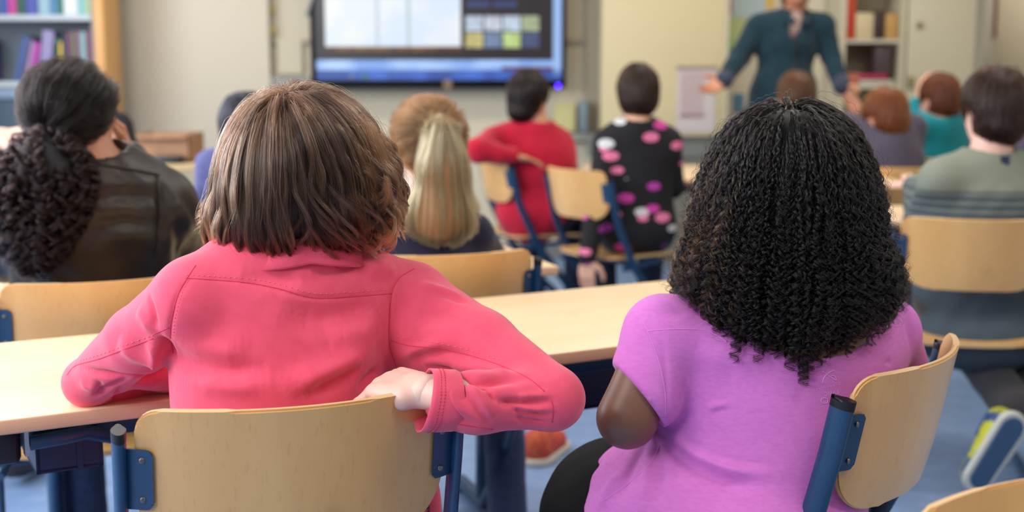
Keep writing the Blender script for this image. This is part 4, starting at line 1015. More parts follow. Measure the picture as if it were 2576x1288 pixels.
# ---------------------------------------------------------------- 2  girl in the violet pink t-shirt with black ringlets
def curly_girl():
    a = R_(10); J = rig(.385, 1.88, R_(26), sc=1.1, twist=R_(-16))
    J['neck'] = PP(2005, 800, 1.78); J['chest'] = PP(1965, 960, 1.79); J['belly'] = PP(1850, 1180, 1.80); J['pel'] = V3(.345, 1.86, .55)
    J['head'] = PP(1985, 470, 1.80); J['Rh'] = frame(R_(-6), R_(-12)); J['Rt'] = frame(a)
    J['shL'] = PP(1668, 840, 1.745); J['elL'] = PP(1578, 1052, 1.70); J['wrL'] = PP(1650, 1010, 1.93)
    J['knL'] = V3(.25, 2.22, .52); J['knR'] = V3(.47, 2.25, .52)
    for n in 'LR': J['an'+n] = J['kn'+n]*V3(1, 1, 0)+V3(0, 0, .085); J['toe'+n] = J['an'+n]+V3(-.03, .15, -.04)
    J['shR'] = PP(2225, 835, 1.86); J['elR'] = PP(2290, 960, 1.97); J['wrR'] = PP(2130, 900, 2.10)
    sk = [cone(PP(1622, 930, 1.725), J['elL'], .034, .0415, .02), ell(J['chest'], (.17, .10, .12), frame(a), .04), ell(PP(2005, 885, 1.765), (.105, .075, .055), frame(a), .03),
          cone(J['neck']+V3(0, 0, -.02), PP(1990, 640, 1.79), .062, .056, .04)]
    bp = [p for p in body_prims(J, thin=.006)]
    hl = hand_prims(J['wrL'], J['wrL']-J['elL'], (.2, 0, -1), 1., .3, 1); hr = hand_prims(J['wrR'], J['wrR']-J['elR'], (0, 0, -1), 1., .3, -1)
    root = skin_mesh(bp+sk, [hl, hr], BROWN, .005, .003)
    tag(root, 'girl with long black ringlets and violet pink t-shirt sitting sideways on her chair', 'person'); eyes(J, EYE, root)
    Ra = frame(a)
    pr = [ell(PP(1965, 930, 1.795), (M(318, 1.795), .115, M(170, 1.795)), Ra, .05), ell(PP(1925, 1105, 1.80), (M(290, 1.8), .14, M(215, 1.8)), Ra, .06), ell(PP(1845, 1290, 1.77), (M(330, 1.77), .17, M(170, 1.77)), Ra, .06),
          ell(PP(1640, 1265, 1.79), (M(180, 1.79), .13, M(150, 1.79)), Ra, .05), ell(V3(.33, 1.85, .545), (.225, .17, .11), frame(R_(30)), .05),
          cone(J['neck']-V3(0, 0, .035), J['shL'], .072, .054, .05), cone(J['neck']-V3(0, 0, .035), J['shR'], .072, .052, .05),
          cone(J['shL'], PP(1622, 985, 1.722), .0530, .0560, .015), cone(J['shR'], PP(2262, 935, 1.93), .049, .046, .015)]
    f = Field(pr, .0034)
    nk = PP(2010, 765, 1.765); zz = M(1, 1.76)
    f.clip(lambda X: -prim_dist(ell(nk, (zz*200, .14, zz*128), frame(R_(6), 0, R_(2))), X))
    # sleeve openings
    for c_, n_, rr in ((PP(1600, 984, 1.715), (PP(1523, 1050, 1.70)-PP(1600, 987, 1.71)), .10), (PP(2268, 972, 1.94), PP(2280, 1010, 1.97)-PP(2245, 880, 1.88), .06)):
        n_ = n_/np.linalg.norm(n_)
        f.clip(lambda X, c_=c_, n_=n_, rr=rr: np.where((np.linalg.norm(X-c_, axis=-1) < rr) & ((X[..., 0] < PP(1672, 1000, 1.7)[0]) | (c_[0] > .3)), (X-c_) @ n_, -1))
    V, F = f.mesh(); V = relax(V, F, 3); V = wrinkle(V, F, .0008, 22, 9)
    TS = mat('violet pink jersey', rgb(208, 118, 198), .85, sheen=.15, spec=.15, bump=(1500, .25, .0004), vary=(90, rgb(200, 110, 190), .35, .7, (1, 1, 3)))
    TSS = mat('violet pink hem', rgb(216, 132, 214), .85, spec=.15)
    cr = [([(1650, 1075), (1680, 1120), (1740, 1170), (1830, 1215), (1930, 1225)], .016, -.006), ([(1665, 1072), (1700, 1110), (1760, 1148), (1850, 1180), (1960, 1190)], .014, .0045),
          ([(1690, 1085), (1760, 1135), (1850, 1165), (1960, 1175)], .010, -.0025), ([(1780, 1030), (1800, 1024), (1840, 1018)], .008, .002), ([(1785, 1036), (1810, 1031), (1840, 1026)], .006, -.0015),
          ([(1640, 1080), (1590, 1180), (1560, 1260)], .012, -.003), ([(1655, 1090), (1630, 1180), (1610, 1280)], .012, .003), ([(1675, 1130), (1660, 1200), (1650, 1280)], .010, -.002),
          ([(1520, 1150), (1480, 1200), (1470, 1280)], .012, -.003), ([(1570, 1180), (1530, 1230), (1505, 1285)], .014, .0025),
          ([(1660, 830), (1675, 930), (1680, 1060)], .006, -.0012), ([(2225, 915), (2236, 910), (2244, 918)], .005, -.002), ([(2270, 760), (2285, 830), (2295, 880)], .012, -.002), ([(1750, 870), (1850, 900), (1950, 900)], .03, .003),
          ([(1700, 900), (1800, 950), (1900, 960)], .04, -.002)]
    V = crease(V, F, [(a_, w_, h_*1.7) for a_, w_, h_ in cr]); V = relax(V, F, 1, .2)
    ts = mesh_obj('t_shirt', V, F, TS, root, smooth=True)
    for s_ in ([(1606, 790), (1628, 830), (1655, 900), (1672, 980), (1674, 1050)], [(1630, 832), (1700, 828), (1780, 832), (1830, 860)], [(1544, 925), (1556, 985), (1585, 1035), (1625, 1062)],
               [(1660, 1122), (1635, 1165), (1600, 1200), (1560, 1232), (1515, 1262)]): seam('seam', V, F, [s_], TSS, ts, .0007, .0)
    # faint printed neck label: scissors mark and mirrored word
    tree = bvh(V, F); PR = mat('pale print', rgb(226, 156, 224), .8)
    hit = seen(tree, 2088, 992)
    def word(txt, px, py, size, rot, name):
        h = seen(tree, px, py)
        if h is None: return
        cu = bpy.data.curves.new(name, 'FONT'); cu.body = txt; cu.size = size; cu.align_x = 'CENTER'; cu.align_y = 'CENTER'; cu.extrude = .00005; cu.space_character = 1.15
        ob = bpy.data.objects.new(name, cu); dg = bpy.context.evaluated_depsgraph_get(); link(ob); me = bpy.data.meshes.new_from_object(ob.evaluated_get(bpy.context.evaluated_depsgraph_get()))
        bpy.data.objects.remove(ob); n = Vector(h[1]); up = Vector((0, 0, 1)); xr = up.cross(n).normalized(); u = n.cross(xr)
        co = np.zeros(len(me.vertices)*3, np.float32); me.vertices.foreach_get('co', co); co = co.reshape(-1, 3); out = []
        for c in co:
            x, y = -c[0], c[1]; x, y = x*math.cos(rot)-y*math.sin(rot), x*math.sin(rot)+y*math.cos(rot)
            q = Vector(h[0])+xr*x+u*y; r_ = tree.ray_cast(q+n*.02, -n, .05); out.append((r_[0] if r_[0] else q)+n*(.0002+c[2]))
        me.vertices.foreach_set('co', np.array([tuple(v) for v in out], np.float32).ravel()); me.materials.append(PR); o = link(bpy.data.objects.new(name, me)); o.parent = ts
    word('BASIC', 2092, 989, .0078, R_(4), 'printed_word'); word('35', 2074, 1009, .0042, R_(4), 'printed_size')
    def mark(lines, name, r=.00045):
        bm = bmesh.new()
        for pts in lines:
            pl = polyline(tree, spline_px(pts)); A = [p[0]+p[1]*.0002 for p in pl]
            if len(A) > 2: tube(bm, A, r, 5)
        bm_obj(name, bm, PR, ts, smooth=True)
    mark([[(2067, 933), (2080, 942), (2095, 952), (2104, 957), (2100, 947), (2090, 945)], [(2100, 931), (2085, 938), (2073, 950), (2069, 964)]], 'printed_scissors', .0006)
    mark([[(2074+8.5*math.cos(t), 1008+7*math.sin(t)) for t in np.linspace(0, 2*PI, 12)]], 'printed_ring')
    mark([[(x, 981-(x-2045)*.2), (x+3, 980-(x-2045)*.2), (x+3.5, 983.5-(x-2045)*.2)] for x in range(2046, 2112, 7)], 'printed_small_line', .00025)
    garment('trousers', trouser_prims(J, .012)+[ell(PP(1560, 1305, 1.86), (M(212, 1.86), .14, M(208, 1.86)), None, .05), ell(J['pel']-V3(0, 0, .01), (.2, .15, .08), J['R'], .04),
                          cone(J['hipR'], J['knR'], .08, .065, .03), cone(J['knR'], J['anR'], .062, .045, .03)], BLACKP, root, .008)
    shoes(J, SHOE, root)
    # hair: ringlets
    hp = [ell(PP(1985, 425, 1.79), (M(165, 1.79), .112, M(165, 1.79)), None, .03), ell(PP(1978, 560, 1.785), (M(215, 1.785), .125, M(190, 1.785)), None, .05),
          ell(PP(1980, 700, 1.775), (M(262, 1.775), .115, M(120, 1.775)), None, .05), ell(PP(1990, 770, 1.765), (M(200, 1.765), .085, M(70, 1.765)), None, .04), cut(ell(PP(1985, 620, 1.95), (.09, .1, .17), None, .02))]
    HF = Field(hp, .006, pad=.07); V, F = HF.mesh()
    base = mesh_obj('hair', relax(V, F, 1)-vnormals(V, F)*.010, F, mat('black hair mass', rgb(22, 17, 17), .6), root, smooth=True)
    rng = np.random.default_rng(9); crown = PP(1990, 275, 1.76)
    def flow(p, t):
        r = p-crown; h = r.copy(); h[:, 2] = 0; h /= np.linalg.norm(h, axis=1, keepdims=True)+.01
        w_ = np.clip(1-(crown[2]-p[:, 2:3])/.10, 0, 1); ctr = (p[:, 0:1]-crown[0])
        d = h*(.10+1.1*w_)+V3(0, 0, -1)*(1.15-.7*w_); d[:, 0:1] += ctr*1.6*(1-w_); return d
    K = 150
    def ring(n, cond, lo, hi, coil=1., steps=54, jit=.016):
        s = surf_seeds(HF, n, rng, cond); G = trace(HF, s, flow, steps, .0085, rng.uniform(lo, hi, n), .22)
        zb = lambda x: np.interp(x, [PP(p, 0, 1.7)[0] for p in (1690, 1740, 1800, 1840, 1900, 1960, 2030, 2070, 2140, 2200, 2280)], [1.2-(q-178)/1860 for q in (770, 790, 830, 890, 890, 880, 920, 890, 870, 830, 790)])
        z = G[..., 2]; lim = zb(G[..., 0])+rng.normal(size=(n, 1))*jit+.008; below = z < lim; k0 = G.shape[1]
        st = np.where(below.any(1), below.argmax(1), k0-1); G = resample(G, np.maximum(st, 5)/(k0-1), K)
        for _ in range(6): G[:, 1:-1] = (G[:, :-2]+G[:, 1:-1]*2+G[:, 2:])/4
        # large slow bends so that the ringlets wander
        T = tangents(G); L = np.concatenate([np.zeros((n, 1)), np.cumsum(np.linalg.norm(np.diff(G, axis=1), axis=-1), 1)], 1)
        sid = np.cross(T, np.array([0, -1., 0])); sid /= np.linalg.norm(sid, axis=-1, keepdims=True)+1e-9; n2 = np.cross(T, sid)
        ph = rng.uniform(0, 6.28, (n, 3)); tt = np.linspace(0, 1, K)[None]
        G = G+(sid*(np.sin(L*55+ph[:, :1])*.004*np.clip(tt*3, 0, 1))[..., None])
        return G, L, sid, n2
    def coil_strands(G, L, sid, n2, per, spread, amp=1.):
        n = len(G); pitch = rng.uniform(.014, .024, (n, 1)); hand = rng.choice([-1, 1], (n, 1)); ph = rng.uniform(0, 6.28, (n, 1)); z0 = 1-np.clip((crown[2]-G[..., 2])/.09, 0, 1)
        out = []
        hgt = np.clip((crown[2]-G[..., 2]-.02)/.30, 0, 1)
        A = amp*(.0011+.0046*hgt**1.1)*rng.uniform(.75, 1.25, (n, 1))*np.clip(np.linspace(0, 1, G.shape[1])*5, .2, 1)
        for k in range(per):
            pj = ph+rng.normal(size=(n, 1))*.2; aj = A*rng.uniform(.75, 1.2, (n, 1)); w_ = 2*PI*L/pitch*hand+pj; o = rng.normal(size=(n, 1, 3))*spread
            out.append(G+sid*(aj*np.cos(w_))[..., None]+n2*(aj*np.sin(w_))[..., None]+o)
        return np.concatenate(out)
    front = lambda V: V[:, 1] < 1.84
    top = lambda V: front(V) & (V[:, 2] > PP(0, 380, 1.75)[2]); mid = lambda V: front(V) & (V[:, 2] > PP(0, 560, 1.75)[2]); low = lambda V: front(V) & (V[:, 2] > PP(0, 700, 1.75)[2])
    cr_ = lambda V: np.linalg.norm(V-crown, axis=1) < .08
    BH = hair_mat('black hair', rgb(3, 3, 3), rgb(9, 6, 6), .14, .2, rgb(34, 21, 16), ior=1.46)
    S = []
    for n_, c_, lo, hi in ((330, top, .0, .012), (220, mid, -.004, .010), (140, cr_, .0, .012), (150, low, -.010, .004)):
        S.append(coil_strands(*ring(n_, c_, lo, hi), 14, .0006))
    hair_curves('hair_strands', S, BH, base, .00023, .0001)
    # separate ringlets hanging onto the back
    rl = []
    for x0, y1, tw in ((1712, 768, 3), (1738, 792, 4), (1775, 818, 4), (1802, 842, 5), (1846, 908, 7), (1862, 880, 5), (1905, 912, 6), (1925, 890, 5), (1958, 902, 7), (2002, 918, 8), (2030, 938, 8), (2050, 920, 6), (2018, 965, 9), (2088, 880, 4), (2128, 888, 6), (2150, 868, 5), (2186, 842, 5), (2222, 822, 5), (2252, 800, 4), (2268, 782, 4), (1985, 930, 7), (1838, 850, 4)):
        ys = np.linspace(y1-150, y1, K); ctr = []; last = None
        for yy in ys:
            h = seen(tree, x0+(x0-1990)*(yy-y1)*.0006, yy); q = (h[0]+h[1]*.008) if h is not None else None
            if q is None: q = last+V3(0, 0, -150/K/1860.) if last is not None else PP(x0, yy, 1.69)
            ctr.append(q); last = q
        ctr = np.array(ctr)
        for _ in range(12): ctr[1:-1] = (ctr[:-2]+ctr[1:-1]*2+ctr[2:])/4
        t = np.linspace(0, 1, K); ph = rng.uniform(0, 6.28); hd = rng.choice([-1, 1])
        for k in range(26):
            r = (.003+.0055*t**.8)*rng.uniform(.8, 1.15); w_ = hd*2*PI*(tw+rng.normal()*.12)*t+ph+rng.normal()*.12; e = 1-t**8*rng.uniform(0, .5)
            rl.append(ctr*1.0+np.stack([r*np.cos(w_)*e, r*.8*np.sin(w_)*e, .0*t], -1)+rng.normal(size=3)*.0005+np.array([0, 0, rng.normal()*.002]))
    hair_curves('ringlets', [np.array(rl)], BH, base, .00022, .0001)
    hair_curves('loose_strands', [coil_strands(*ring(160, mid, .006, .018, jit=.028), 2, .004, 1.5)], BH, base, .00015, .00008)
    lf = lambda V: front(V) & (V[:, 0] < PP(1880, 0, 1.75)[0]) & (V[:, 2] > PP(0, 620, 1.75)[2])
    CH = hair_mat('copper highlights', rgb(62, 34, 22), rgb(118, 76, 50), .28, .35)
    hair_curves('copper_strands', [coil_strands(*ring(60, lf, .004, .012), 7, .0016, 1.1)], CH, base, .00017, .00008)
    return root
curly_girl()
# ---------------------------------------------------------------- everybody further back
def short_hair(J, m, parent, dx=0, rx=.083, ry=.1, rz=.095, drop=.02, back=.0, col=None, strands=True, seed=1, extra=(), ext_r=.0045, n=1500, length=10):
    s = min(J['sc']*1.02, 1.0); R = J['Rh']; c = J['head']
    def L(x, y, z): return c+R @ (V3(x, y, z)*s)
    pr = [ell(L(0, -.012, .018), V3(rx, ry, rz)*s, R, .02), ell(L(0, -.035, -.035-drop*.5), V3(rx*.86, ry*.72, .07+drop*.5)*s, R, .03)]+list(extra)
    pr += [cut(ell(L(0, .105, -.03), V3(.075, .075, .085)*s, R, .015)), cut(ell(L(-.085, .02, -.045), V3(.03, .032, .045)*s, R, .01)), cut(ell(L(.085, .02, -.045), V3(.03, .032, .045)*s, R, .01))]
    HF = Field(pr, .007, pad=.04); V, F = HF.mesh(); V = relax(V, F, 1)
    base = mesh_obj('hair', wrinkle(V, F, .002, 60, seed), F, m, parent, smooth=True)
    if strands:
        rng = np.random.default_rng(seed); cr = L(0, -.045, .095)
        def flow(p, t):
            r = p-cr; r = r/(np.linalg.norm(r, axis=1, keepdims=True)+.01); return r+np.array([0, 0, -.55])+rng.normal(size=p.shape)*.12
        sd = surf_seeds(HF, n, rng); G = trace(HF, sd, flow, length, .0055, rng.uniform(.0, ext_r, n), .3)
        hair_curves('hair_strands', [locks(G, 5, rng, .0022, .5)], col, base, .00045, .00015)
    return base
def collar_ring(J, m, parent, r=.058, w_=.012):
    bm = bmesh.new(); c = J['neck']+V3(0, 0, .002); R = J['Rt']
    tube(bm, [c+R @ V3(r*math.cos(t), r*.92*math.sin(t), .012*math.sin(t)) for t in np.linspace(0, 2*PI, 33)], w_*.6, 8, ry=w_)
    return bm_obj('collar', bm, m, parent, smooth=True)
def child(label, J, skin, top, topm, trm, hairf, hands=True, h=.009, pad=.010, seed=1, wr=.003, cuff=.0, sleeve=1.0, pr_extra=(), clipz=None, handspec=None, shoe=SHOE, sole=None, loose=.004, neck=True, name_top='sweater'):
    hs = []
    if hands:
        for n, s in (('L', 1), ('R', -1)):
            d = J['wr'+n]-J['el'+n]
            if handspec and n in handspec: q = handspec[n]; hs.append(hand_prims(J['wr'+n], q[0], q[1], q[2] if len(q) > 2 else .95*J['sc'], q[3] if len(q) > 3 else .4, s))
            else: hs.append(hand_prims(J['wr'+n], d, (0, 0, -1), .92*J['sc'], .3, s))
    root = skin_mesh(body_prims(J, thin=.004), hs, skin, h*.8, .0035); tag(root, label, 'person'); eyes(J, EYE, root)
    tp = top_prims(J, pad, sleeve, cuff, loose)+list(pr_extra)
    if neck: tp.append(cut(cone(J['neck']+V3(0, 0, .012), J['neck']+V3(0, 0, .09), .056*J['sc'], .07*J['sc'], .008)))
    o, V, F = garment(name_top, tp, topm, root, h, wr, 34, seed)
    garment('trousers', trouser_prims(J), trm, root, h*1.1, .002, 30, seed+1)
    if shoe: shoes(J, shoe, root, sole)
    hairf(root, J)
    return root, o, V, F
def hm(name, c, c1, c2, c3=None): return mat(name+' mass', c, .6), hair_mat(name, c1, c2, .28, .35, c3)
# ---- person in the leather jacket with the long curly ponytail
def leather():
    J = rig(-.86, 2.70, R_(16), sc=1.16, lean=.10)
    J['head'] = PP(178, 272, 2.66); J['neck'] = PP(232, 432, 2.63); J['Rh'] = frame(R_(-34), R_(-4))
    J['chest'] = PP(235, 560, 2.66); J['belly'] = PP(235, 720, 2.68)
    J['shR'] = PP(402, 505, 2.72); J['elR'] = PP(466, 625, 2.90); J['wrR'] = PP(322, 405, 2.88); J['shL'] = PP(60, 500, 2.58); J['elL'] = PP(10, 640, 2.70); J['wrL'] = PP(60, 600, 2.92)
    LE = mat('dark brown leather', rgb(28, 22, 19), .38, spec=.45, bump=(240, .5, .0015), vary=(9, rgb(50, 36, 25), .45, .7))
    MB, HB = hm('very dark brown hair', rgb(12, 9, 10), rgb(5, 4, 4), rgb(15, 10, 10), rgb(34, 25, 25))
    root = skin_mesh(body_prims(J, thin=.004), [hand_prims(J['wrR'], (-.25, -.1, 1), (-.6, -.4, .1), 1.05, 1.1, 1), hand_prims(J['wrL'], (.6, .6, 0), (0, 0, -1), 1., .3, 1)], TAN, .007, .0035)
    tag(root, 'person with a huge dark curly ponytail in a dark brown leather jacket at the left', 'person'); eyes(J, EYE, root)
    pr = top_prims(J, .016, 1, 0, .006)+[ell(PP(225, 560, 2.66), (M(205, 2.66), .12, M(150, 2.66)), J['Rt'], .05), cone(PP(418, 525, 2.74), PP(466, 612, 2.88), .068, .055, .03)]
    pr.append(cut(cone(J['neck']+V3(0, 0, .02), J['neck']+V3(0, 0, .1), .06, .075, .01)))
    V, F = Field(pr, .007).mesh(); V = relax(V, F, 2); V = wrinkle(V, F, .0035, 26, 4); V = wrinkle(V, F, .0015, 70, 8)
    V = crease(V, F, [([(250, 470), (340, 460), (400, 470)], .03, .006), ([(230, 530), (330, 525), (400, 535)], .03, .006), ([(240, 600), (330, 590), (420, 600)], .03, .006), ([(220, 500), (330, 492), (410, 500)], .02, -.006),
                      ([(230, 565), (330, 560), (410, 570)], .02, -.006), ([(400, 450), (410, 540), (400, 640)], .02, -.010), ([(440, 500), (470, 560), (490, 590)], .02, .008), ([(430, 560), (450, 610), (440, 660)], .02, -.008)])
    jk = mesh_obj('jacket', V, F, LE, root, smooth=True)
    seam('seam', V, F, [[(246, 412), (320, 425), (400, 440)]], LE, jk, .003, .001); seam('seam', V, F, [[(396, 440), (402, 520), (392, 640)]], LE, jk, .003, .001)
    collar_ring(J, LE, jk, .066, .02)
    garment('trousers', trouser_prims(J), DENIM, root, .009); shoes(J, SHOE, root)
    hp = [ell(PP(176, 262, 2.665), (M(108, 2.66), .112, M(102, 2.66)), None, .03), ell(PP(185, 320, 2.65), (M(80, 2.66), .08, M(62, 2.66)), None, .03), cut(ell(J['head']+J['Rh'] @ V3(.01, .118, -.035), (.08, .08, .09), J['Rh'], .01)), cut(ell(PP(268, 335, 2.68), (.022, .05, .035), None, .01))]
    HF = Field(hp, .007, pad=.05); V, F = HF.mesh(); hb = mesh_obj('hair', wrinkle(relax(V, F, 1), F, .003, 50, 3), F, MB, root, smooth=True)
    rng = np.random.default_rng(21); tie = PP(110, 345, 2.565)
    def fl(p, t): d = tie-p; return d/np.linalg.norm(d, axis=1, keepdims=True)+rng.normal(size=p.shape)*.08
    s = surf_seeds(HF, 420, rng, lambda V: V[:, 1] < 2.72); G = trace(HF, s, fl, 26, .007, rng.uniform(0, .008, 420), .3); T = tangents(G)
    sid = np.cross(T, np.array([0, -1., 0])); G += sid*(.0035*np.sin(np.linspace(0, 9, G.shape[1])[None]+rng.uniform(0, 6, (420, 1))))[..., None]
    hair_curves('hair_strands', [locks(G, 26, rng, .005, .5)], HB, hb, .0003, .00012)
    pp_ = [ell(PP(108, 455, 2.52), (M(118, 2.52), .075, M(110, 2.52)), None, .03), ell(PP(85, 540, 2.51), (M(105, 2.52), .07, M(85, 2.52)), None, .03), ell(PP(112, 370, 2.55), (M(50, 2.55), .045, M(45, 2.55)), None, .03)]
    PF = Field(pp_, .007, pad=.06); V, F = PF.mesh(); pb = mesh_obj('ponytail', relax(V, F, 1)-vnormals(V, F)*.008, F, MB, root, smooth=True)
    n = 330; s = surf_seeds(PF, n, rng, lambda V: (V[:, 1] < 2.6)); G = trace(PF, s, lambda p, t: (p-tie)*np.array([3., 1, 0])+np.array([0, 0, -1.]), 30, .007, rng.uniform(-.01, .012, n), .25)
    G = resample(G, rng.uniform(.4, 1, n), 60); T = tangents(G); sid = np.cross(T, np.array([0, -1., 0])); sid /= np.linalg.norm(sid, axis=-1, keepdims=True)+1e-9; n2 = np.cross(T, sid); out = []
    ph = rng.uniform(0, 6.28, (n, 1)); w_ = np.linspace(0, 1, 60)[None]*rng.uniform(18, 34, (n, 1))*rng.choice([-1, 1], (n, 1))
    for k in range(18): q = w_+ph+rng.normal(size=(n, 1))*.25; out.append(G+(sid*np.cos(q)[..., None]+n2*np.sin(q)[..., None])*rng.uniform(.007, .012, (n, 1, 1))+rng.normal(size=(n, 1, 3))*.0016)
    hair_curves('ponytail_strands', out, hair_mat('plum brown curls', rgb(9, 5, 5), rgb(24, 13, 14), .2, .3, rgb(56, 37, 38)), pb, .00032, .00014)
    bm = bmesh.new(); c = np.array(tie); tube(bm, [c+V3(.03*math.cos(t), .012*math.sin(t)-.01, .022*math.sin(t)) for t in np.linspace(0, 2*PI, 20)], .006, 8); bm_obj('hair_tie', bm, BLK, pb, smooth=True)
leather()
# ---- blonde girl with the high ponytail
def blonde():
    J = rig(-.195, 3.03, R_(8), seat=.45, sc=.96, lean=.16)
    J['head'] = PP(1078, 345, 3.10); J['neck'] = PP(1062, 535, 3.07); J['Rh'] = frame(R_(-4), R_(-4)); J['shL'] = PP(925, 600, 3.06); J['shR'] = PP(1185, 592, 3.10); J['knR'] = V3(-.03, 3.32, .5); J['anR'] = V3(-.012, 3.05, .09); J['toeR'] = V3(.0, 3.2, .045); J['chest'] = PP(1060, 680, 3.07)
    NV = cloth('dark navy jersey', rgb(40, 36, 62), rgb(34, 30, 54))
    MB, HB = hm('dark blonde hair', rgb(120, 82, 54), rgb(150, 104, 66), rgb(206, 156, 108), rgb(232, 196, 150))
    def hf(root, J):
        hp = [ell(PP(1080, 330, 3.09), (M(90, 3.09), .098, M(84, 3.09)), None, .03), ell(PP(1082, 375, 3.07), (M(72, 3.09), .07, M(62, 3.09)), None, .03), cut(ell(J['head']+V3(0, .12, -.03), (.08, .08, .09), None, .01)), cut(ell(PP(992, 405, 3.12), (.02, .04, .03), None, .01))]
        HF = Field(hp, .006, pad=.05); V, F = HF.mesh(); hb = mesh_obj('hair', relax(V, F, 1)-vnormals(V, F)*.003, F, MB, root, smooth=True)
        rng = np.random.default_rng(31); tie = PP(1106, 318, 2.985); fl = lambda p, t: (tie-p)/np.linalg.norm(tie-p, axis=1, keepdims=True)
        s = surf_seeds(HF, 380, rng, lambda V: V[:, 1] < 3.14); G = trace(HF, s, fl, 26, .0065, rng.uniform(0, .006, 380), .3)
        hair_curves('hair_strands', [locks(G, 22, rng, .0045, .4)], hair_mat('ash blonde hair', rgb(70, 42, 24), rgb(130, 84, 50), .28, .35, rgb(186, 132, 88)), hb, .0003, .00012)
        pp_ = [ell(PP(1108, 345, 2.985), (M(32, 3), .03, M(40, 3)), None, .03), ell(PP(1112, 430, 2.97), (M(58, 3), .04, M(85, 3)), None, .03), ell(PP(1106, 540, 2.965), (M(70, 3), .036, M(72, 3)), None, .03)]
        PF = Field(pp_, .006, pad=.05); V, F = PF.mesh(); pb = mesh_obj('ponytail', relax(V, F, 1)-vnormals(V, F)*.004, F, mat('blonde mass', rgb(168, 128, 94), .6), hb, smooth=True)
        n = 240; s = tie+rng.normal(size=(n, 3))*V3(.02, .008, .012); G = trace(PF, s, lambda p, t: (p-PP(1110, 300, 2.98))*np.array([2.2, .6, 0])+np.array([0, 0, -1.]), 42, .0078, rng.uniform(-.012, .006, n), .5)
        x = G[:, 20, 0]; w_ = np.sin(np.linspace(0, 9, 43)[None]+(x*60)[:, None]+rng.normal(size=(n, 1))*.4)*.006*np.linspace(0, 1.3, 43)[None]; G[..., 0] += w_
        G = resample(G, np.clip(rng.normal(.88, .11, n), .5, 1), 30); t = np.linspace(0, 1, 30)[None]; G[..., 0] += (G[:, -1:, 0]-tie[0])*.9*np.clip(t-.5, 0, 1)
        hair_curves('ponytail_strands', [locks(G, 34, rng, .0042, .5)], hair_mat('golden blonde hair', rgb(180, 114, 66), rgb(234, 166, 108), .28, .35, rgb(248, 208, 160)), pb, .0003, .00012)
        bm = bmesh.new(); c = np.array(tie); tube(bm, [c+V3(.024*math.cos(t), .008*math.sin(t), .012*math.sin(t)+.004) for t in np.linspace(0, 2*PI, 20)], .006, 8)
        bm_obj('hair_tie', bm, mat('copper hair tie', rgb(170, 96, 60), .6), hb, smooth=True)
    child('blonde girl with a long high ponytail and dark navy top', J, mat('light skin', rgb(222, 182, 166), .5, sss=.1), None, NV, DENIM, hf, pr_extra=[cone(PP(1000, 560, 3.06), PP(915, 640, 3.05), .04, .05, .03)], h=.007)
blonde()
# ---- black haired child in lilac blue behind the pink jacket
J = rig(-.84, 4.08, R_(6), sc=.98, lean=.30)
J['head'] = PP(620, 318, 4.15); J['Rh'] = frame(R_(4))
MB_, HB_ = hm('black short hair', rgb(18, 18, 24), rgb(14, 14, 20), rgb(32, 32, 40))
child('black haired child in a lilac blue top half hidden by the pink jacket girl', J, FAIR, None, cloth('lilac blue cotton', rgb(92, 92, 140), rgb(78, 80, 130)), NAVYP, lambda r, J: short_hair(J, MB_, r, col=HB_, seed=2, n=900), seed=3)
# ---- arm of somebody at the left edge
J = rig(-1.62, 3.25, R_(-10), sc=1.1)
J['shR'] = V3(-1.44, 3.22, .93); J['elR'] = V3(-1.33, 3.02, .86); J['wrR'] = PP(-22, 352, 3.18)
child('person at the left edge raising a hand, mostly outside the picture', J, mat('light skin', rgb(222, 182, 166), .5), None, cloth('pale grey cotton', rgb(186, 196, 190)), DENIM, lambda r, J: short_hair(J, MB_, r, col=HB_, strands=False), seed=4,
      handspec={'R': (V3(.9, .2, .18), V3(.1, .3, -1), 1.15, .9)})
# ---- girl in the red sweater
J = rig(.115, 5.92, R_(-14), sc=1.14, lean=.04)
J['head'] = PP(1332, 238, 5.9); J['neck'] = PP(1352, 312, 5.88); J['Rh'] = frame(R_(-42), R_(-4)); J['shL'] = PP(1250, 352, 5.86); J['elL'] = PP(1200, 378, 5.70); J['wrL'] = PP(1285, 392, 5.74)
J['shR'] = PP(1405, 362, 5.95); J['chest'] = PP(1345, 420, 5.9); J['elR'] = PP(1425, 420, 6.08); J['wrR'] = PP(1380, 440, 6.2)
MR, HR = hm('dark brown bob hair', rgb(22, 13, 12), rgb(12, 8, 7), rgb(28, 17, 14))
def hf(r, J):
    short_hair(J, MR, r, col=HR, seed=5, n=900, extra=[ell(PP(1312, 282, 5.84), (.055, .05, .04), None, .03), ell(PP(1328, 232, 5.86), (M(44, 5.9), .08, M(50, 5.9)), None, .03)])
child('girl with dark hair in a red sweater leaning on her chair back', J, TAN, None, cloth('crimson knit', rgb(190, 22, 52), rgb(176, 18, 46), bs=.4, scale=300), NAVYP, hf, seed=6, pad=.014, name_top='sweater', wr=.004, pr_extra=[ell(PP(1345, 400, 5.9), (.19, .12, .14), None, .06), ell(PP(1340, 530, 5.92), (.165, .13, .16), None, .05)])
